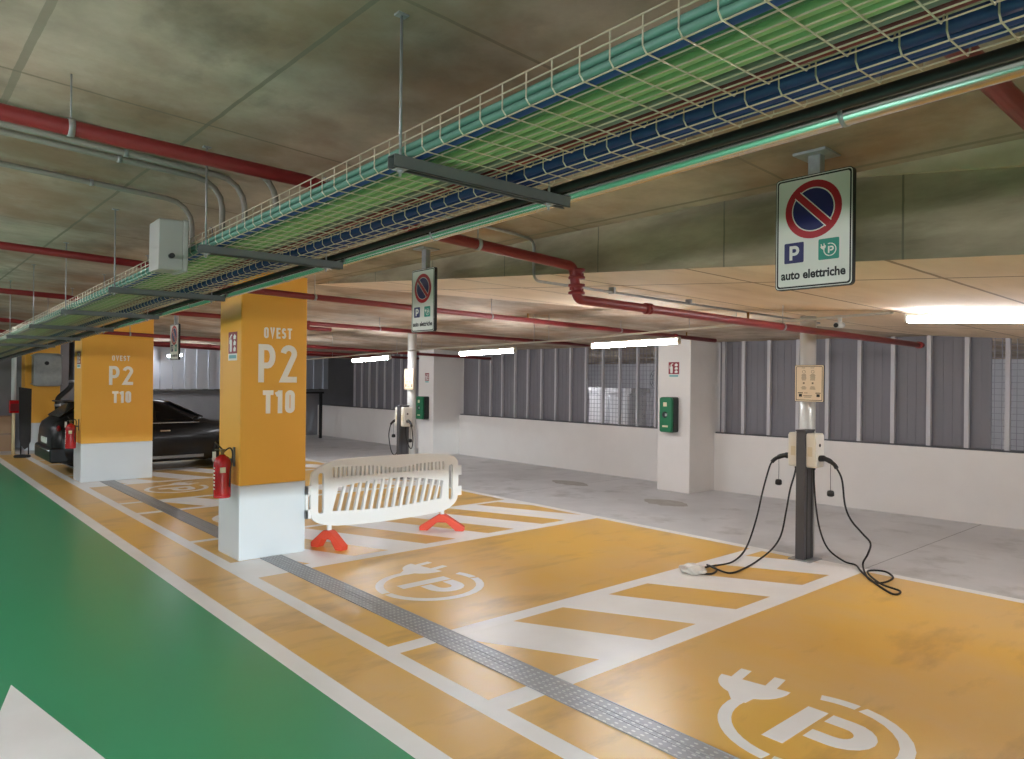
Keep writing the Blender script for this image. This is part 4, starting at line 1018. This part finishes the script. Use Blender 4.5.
# ------------------------------------------------------------------ far left corner
# black banner on a base, red box, pole, black pipe, brown box
t = thing('banner_stand', 'tall black banner stand on a flat black base by the farthest pillar', 'banner stand', (2.63, 20.0, 0))
MB().prism([(2.52, .42), (2.55, .30), (2.62, .18), (2.68, .22), (2.74, .36), (2.75, 1.58), (2.50, 1.62)], lambda u, v, w: Vector((u, 20.0+w, v)), -.02, .02).obj('banner', mat('banner black', rgb(44, 42, 42), .8), t)
for x in (2.55, 2.70): MB().cyl((x, 20.0, .06), (x, 20.0, .5), .014, 8).obj('leg', BLACK, t)
MB().lathe([(.16, 0), (.17, .02), (.16, .05), (.04, .07)], (2.58, 20.0, 0), 24).obj('base', BLACK, t)
t = thing('sign_pole', 'white vertical pipe rising from a red box at the left edge', 'pole', (2.52, 20.8, 0))
MB().cyl((2.50, 20.8, 1.20), (2.50, 20.8, ZC(2.5)), .05, 14).obj('pole', mat('white pipe', rgb(214, 216, 216), .35), t)
MB().cyl((2.50, 20.8, 0), (2.50, 20.8, 1.20), .035, 12).obj('lower_pole', mat('cream pipe', rgb(206, 190, 150), .5), t)
t = thing('alarm_box', 'red wall box with grey top at the far left edge', 'box', (2.42, 20.6, 1.0))
MB().box(2.39, 2.59, 20.55, 20.72, 1.0, 1.30).obj('body', REDEXT, t, .01); MB().box(2.41, 2.57, 20.54, 20.55, 1.05, 1.22).obj('front_plate', mat('deep red', rgb(120, 18, 24), .4), t)
t = thing('cardboard_box', 'large brown cardboard box against the end wall at the left edge', 'box', (2.1, 22.1, 0))
CB = mat('cardboard', rgb(150, 118, 90), .8)
MB().box(1.5, 2.62, 21.8, 22.4, 0, .86).obj('carton', CB, t, .006); MB().box(1.5, 2.62, 21.795, 21.80, .40, .45).obj('tape', mat('tape brown', rgb(120, 92, 66), .4), t)
t = thing('drain_pipe', 'black drain pipe with a diagonal offset in front of the farthest pillar', 'pipe', (3.7, 21.3, 0))
MB().tube(bend([(3.78, 21.3, ZC(3.78)), (3.78, 21.3, 1.62), (3.48, 21.3, 1.32), (3.48, 21.3, 0)], .08, 5), .06, 14).obj('pipe', BLACK, t)
for p in ((3.78, 21.3, 1.75), (3.48, 21.3, 1.15)): MB().lathe([(.061, -.03), (.07, -.03), (.07, .03), (.061, .03)], p, 16, 'z').obj('collar', GALV, t)
t = thing('ventilation_duct', 'grey sheet metal ventilation duct in front of the top of the farthest pillar', 'duct', (3.3, 21.5, 1.6))
DU = mat('duct sheet metal', rgb(170, 176, 176), .4, .5, noise=.5, scale=5, col2=rgb(120, 126, 126))
MB().rbox(2.97, 3.58, 21.36, 21.66, 1.62, 2.45, .08, 'y').obj('body', DU, t, .02)
for z in (1.66, 2.38): MB().rbox(2.95, 3.60, 21.34, 21.68, z, z+.03, .02, 'y').obj('flange', DU, t)
MB().cyl((3.25, 21.36, 2.2), (3.25, 21.345, 2.2), .05, 14).obj('inspection_cap', SBLK, t)
t = thing('steel_post', 'slim black steel post with a bracket in the far right corner of the end wall', 'post', (10.6, 21.2, 0))
MB().box(10.56, 10.64, 21.16, 21.24, 0, 1.47).obj('upright', BLACK, t); MB().box(9.9, 10.7, 21.17, 21.23, 1.41, 1.469).obj('bracket', BLACK, t)
# small camera under the low soffit near the pole
t = thing('security_camera', 'small dark camera under the soffit right of the nearer notice pole', 'camera', (7.6, 3.4, 2.4))
zc = zmin(7.6, 3.45)
MB().lathe([(.05, 0), (.05, -.02), (.02, -.03), (.02, -.07)], (7.6, 3.45, zc), 16).obj('mount', LBODY, t)
MB().cyl((7.66, 3.45, zc-.1), (7.52, 3.45, zc-.11), .032, 14).obj('housing', LBODY, t); MB().cyl((7.52, 3.45, zc-.11), (7.51, 3.45, zc-.111), .024, 14).obj('lens', SBLK, t)

# lane arrow at the lower left
paint('lane_arrow', [[(0.646, 5.352), (1.05, 3.02), (0.72, 3.02), (0.72, 1.2), (0.2, 1.2), (0.2, 3.02), (0.06, 3.02)]], WHITEP, 0.002)

# ------------------------------------------------------------------ camera, world, view
AL, F, PT, RO = math.radians(41.32), 725.7, math.radians(0.043), math.radians(0.604)
cam = bpy.data.cameras.new('camera'); co = bpy.data.objects.new('camera', cam); COL.objects.link(co)
cam.sensor_width = 36.0; cam.lens = F*36.0/1024.0; cam.clip_start = 0.05; cam.clip_end = 200
Mx = Matrix(((math.cos(AL), -math.sin(AL), 0), (0, 0, -1), (math.sin(AL), math.cos(AL), 0)))
Pm = Matrix(((1, 0, 0), (0, math.cos(PT), math.sin(PT)), (0, -math.sin(PT), math.cos(PT))))
Qm = Matrix(((math.cos(RO), -math.sin(RO), 0), (math.sin(RO), math.cos(RO), 0), (0, 0, 1)))
Rw = Qm @ Pm @ Mx                                  # world -> (right, down, forward)
Rb = Matrix((Rw[0], -Rw[1], -Rw[2])).transposed()  # camera axes as columns
co.matrix_world = Matrix.Translation((0, 0, 1.9)) @ Rb.to_4x4()
SC.camera = co
w = bpy.data.worlds.new('world'); SC.world = w; w.use_nodes = True
w.node_tree.nodes['Background'].inputs[0].default_value = (0.8, 0.9, 1.0, 1); w.node_tree.nodes['Background'].inputs[1].default_value = 0.0
vs_ = SC.view_settings; vs_.view_transform = 'Standard'; vs_.look = 'None'; vs_.gamma = 1; vs_.use_curve_mapping = False
vs_.exposure = 1.6
SC.cycles.max_bounces = 10; SC.cycles.diffuse_bounces = 6; SC.cycles.glossy_bounces = 5
SC.cycles.sample_clamp_indirect = 6
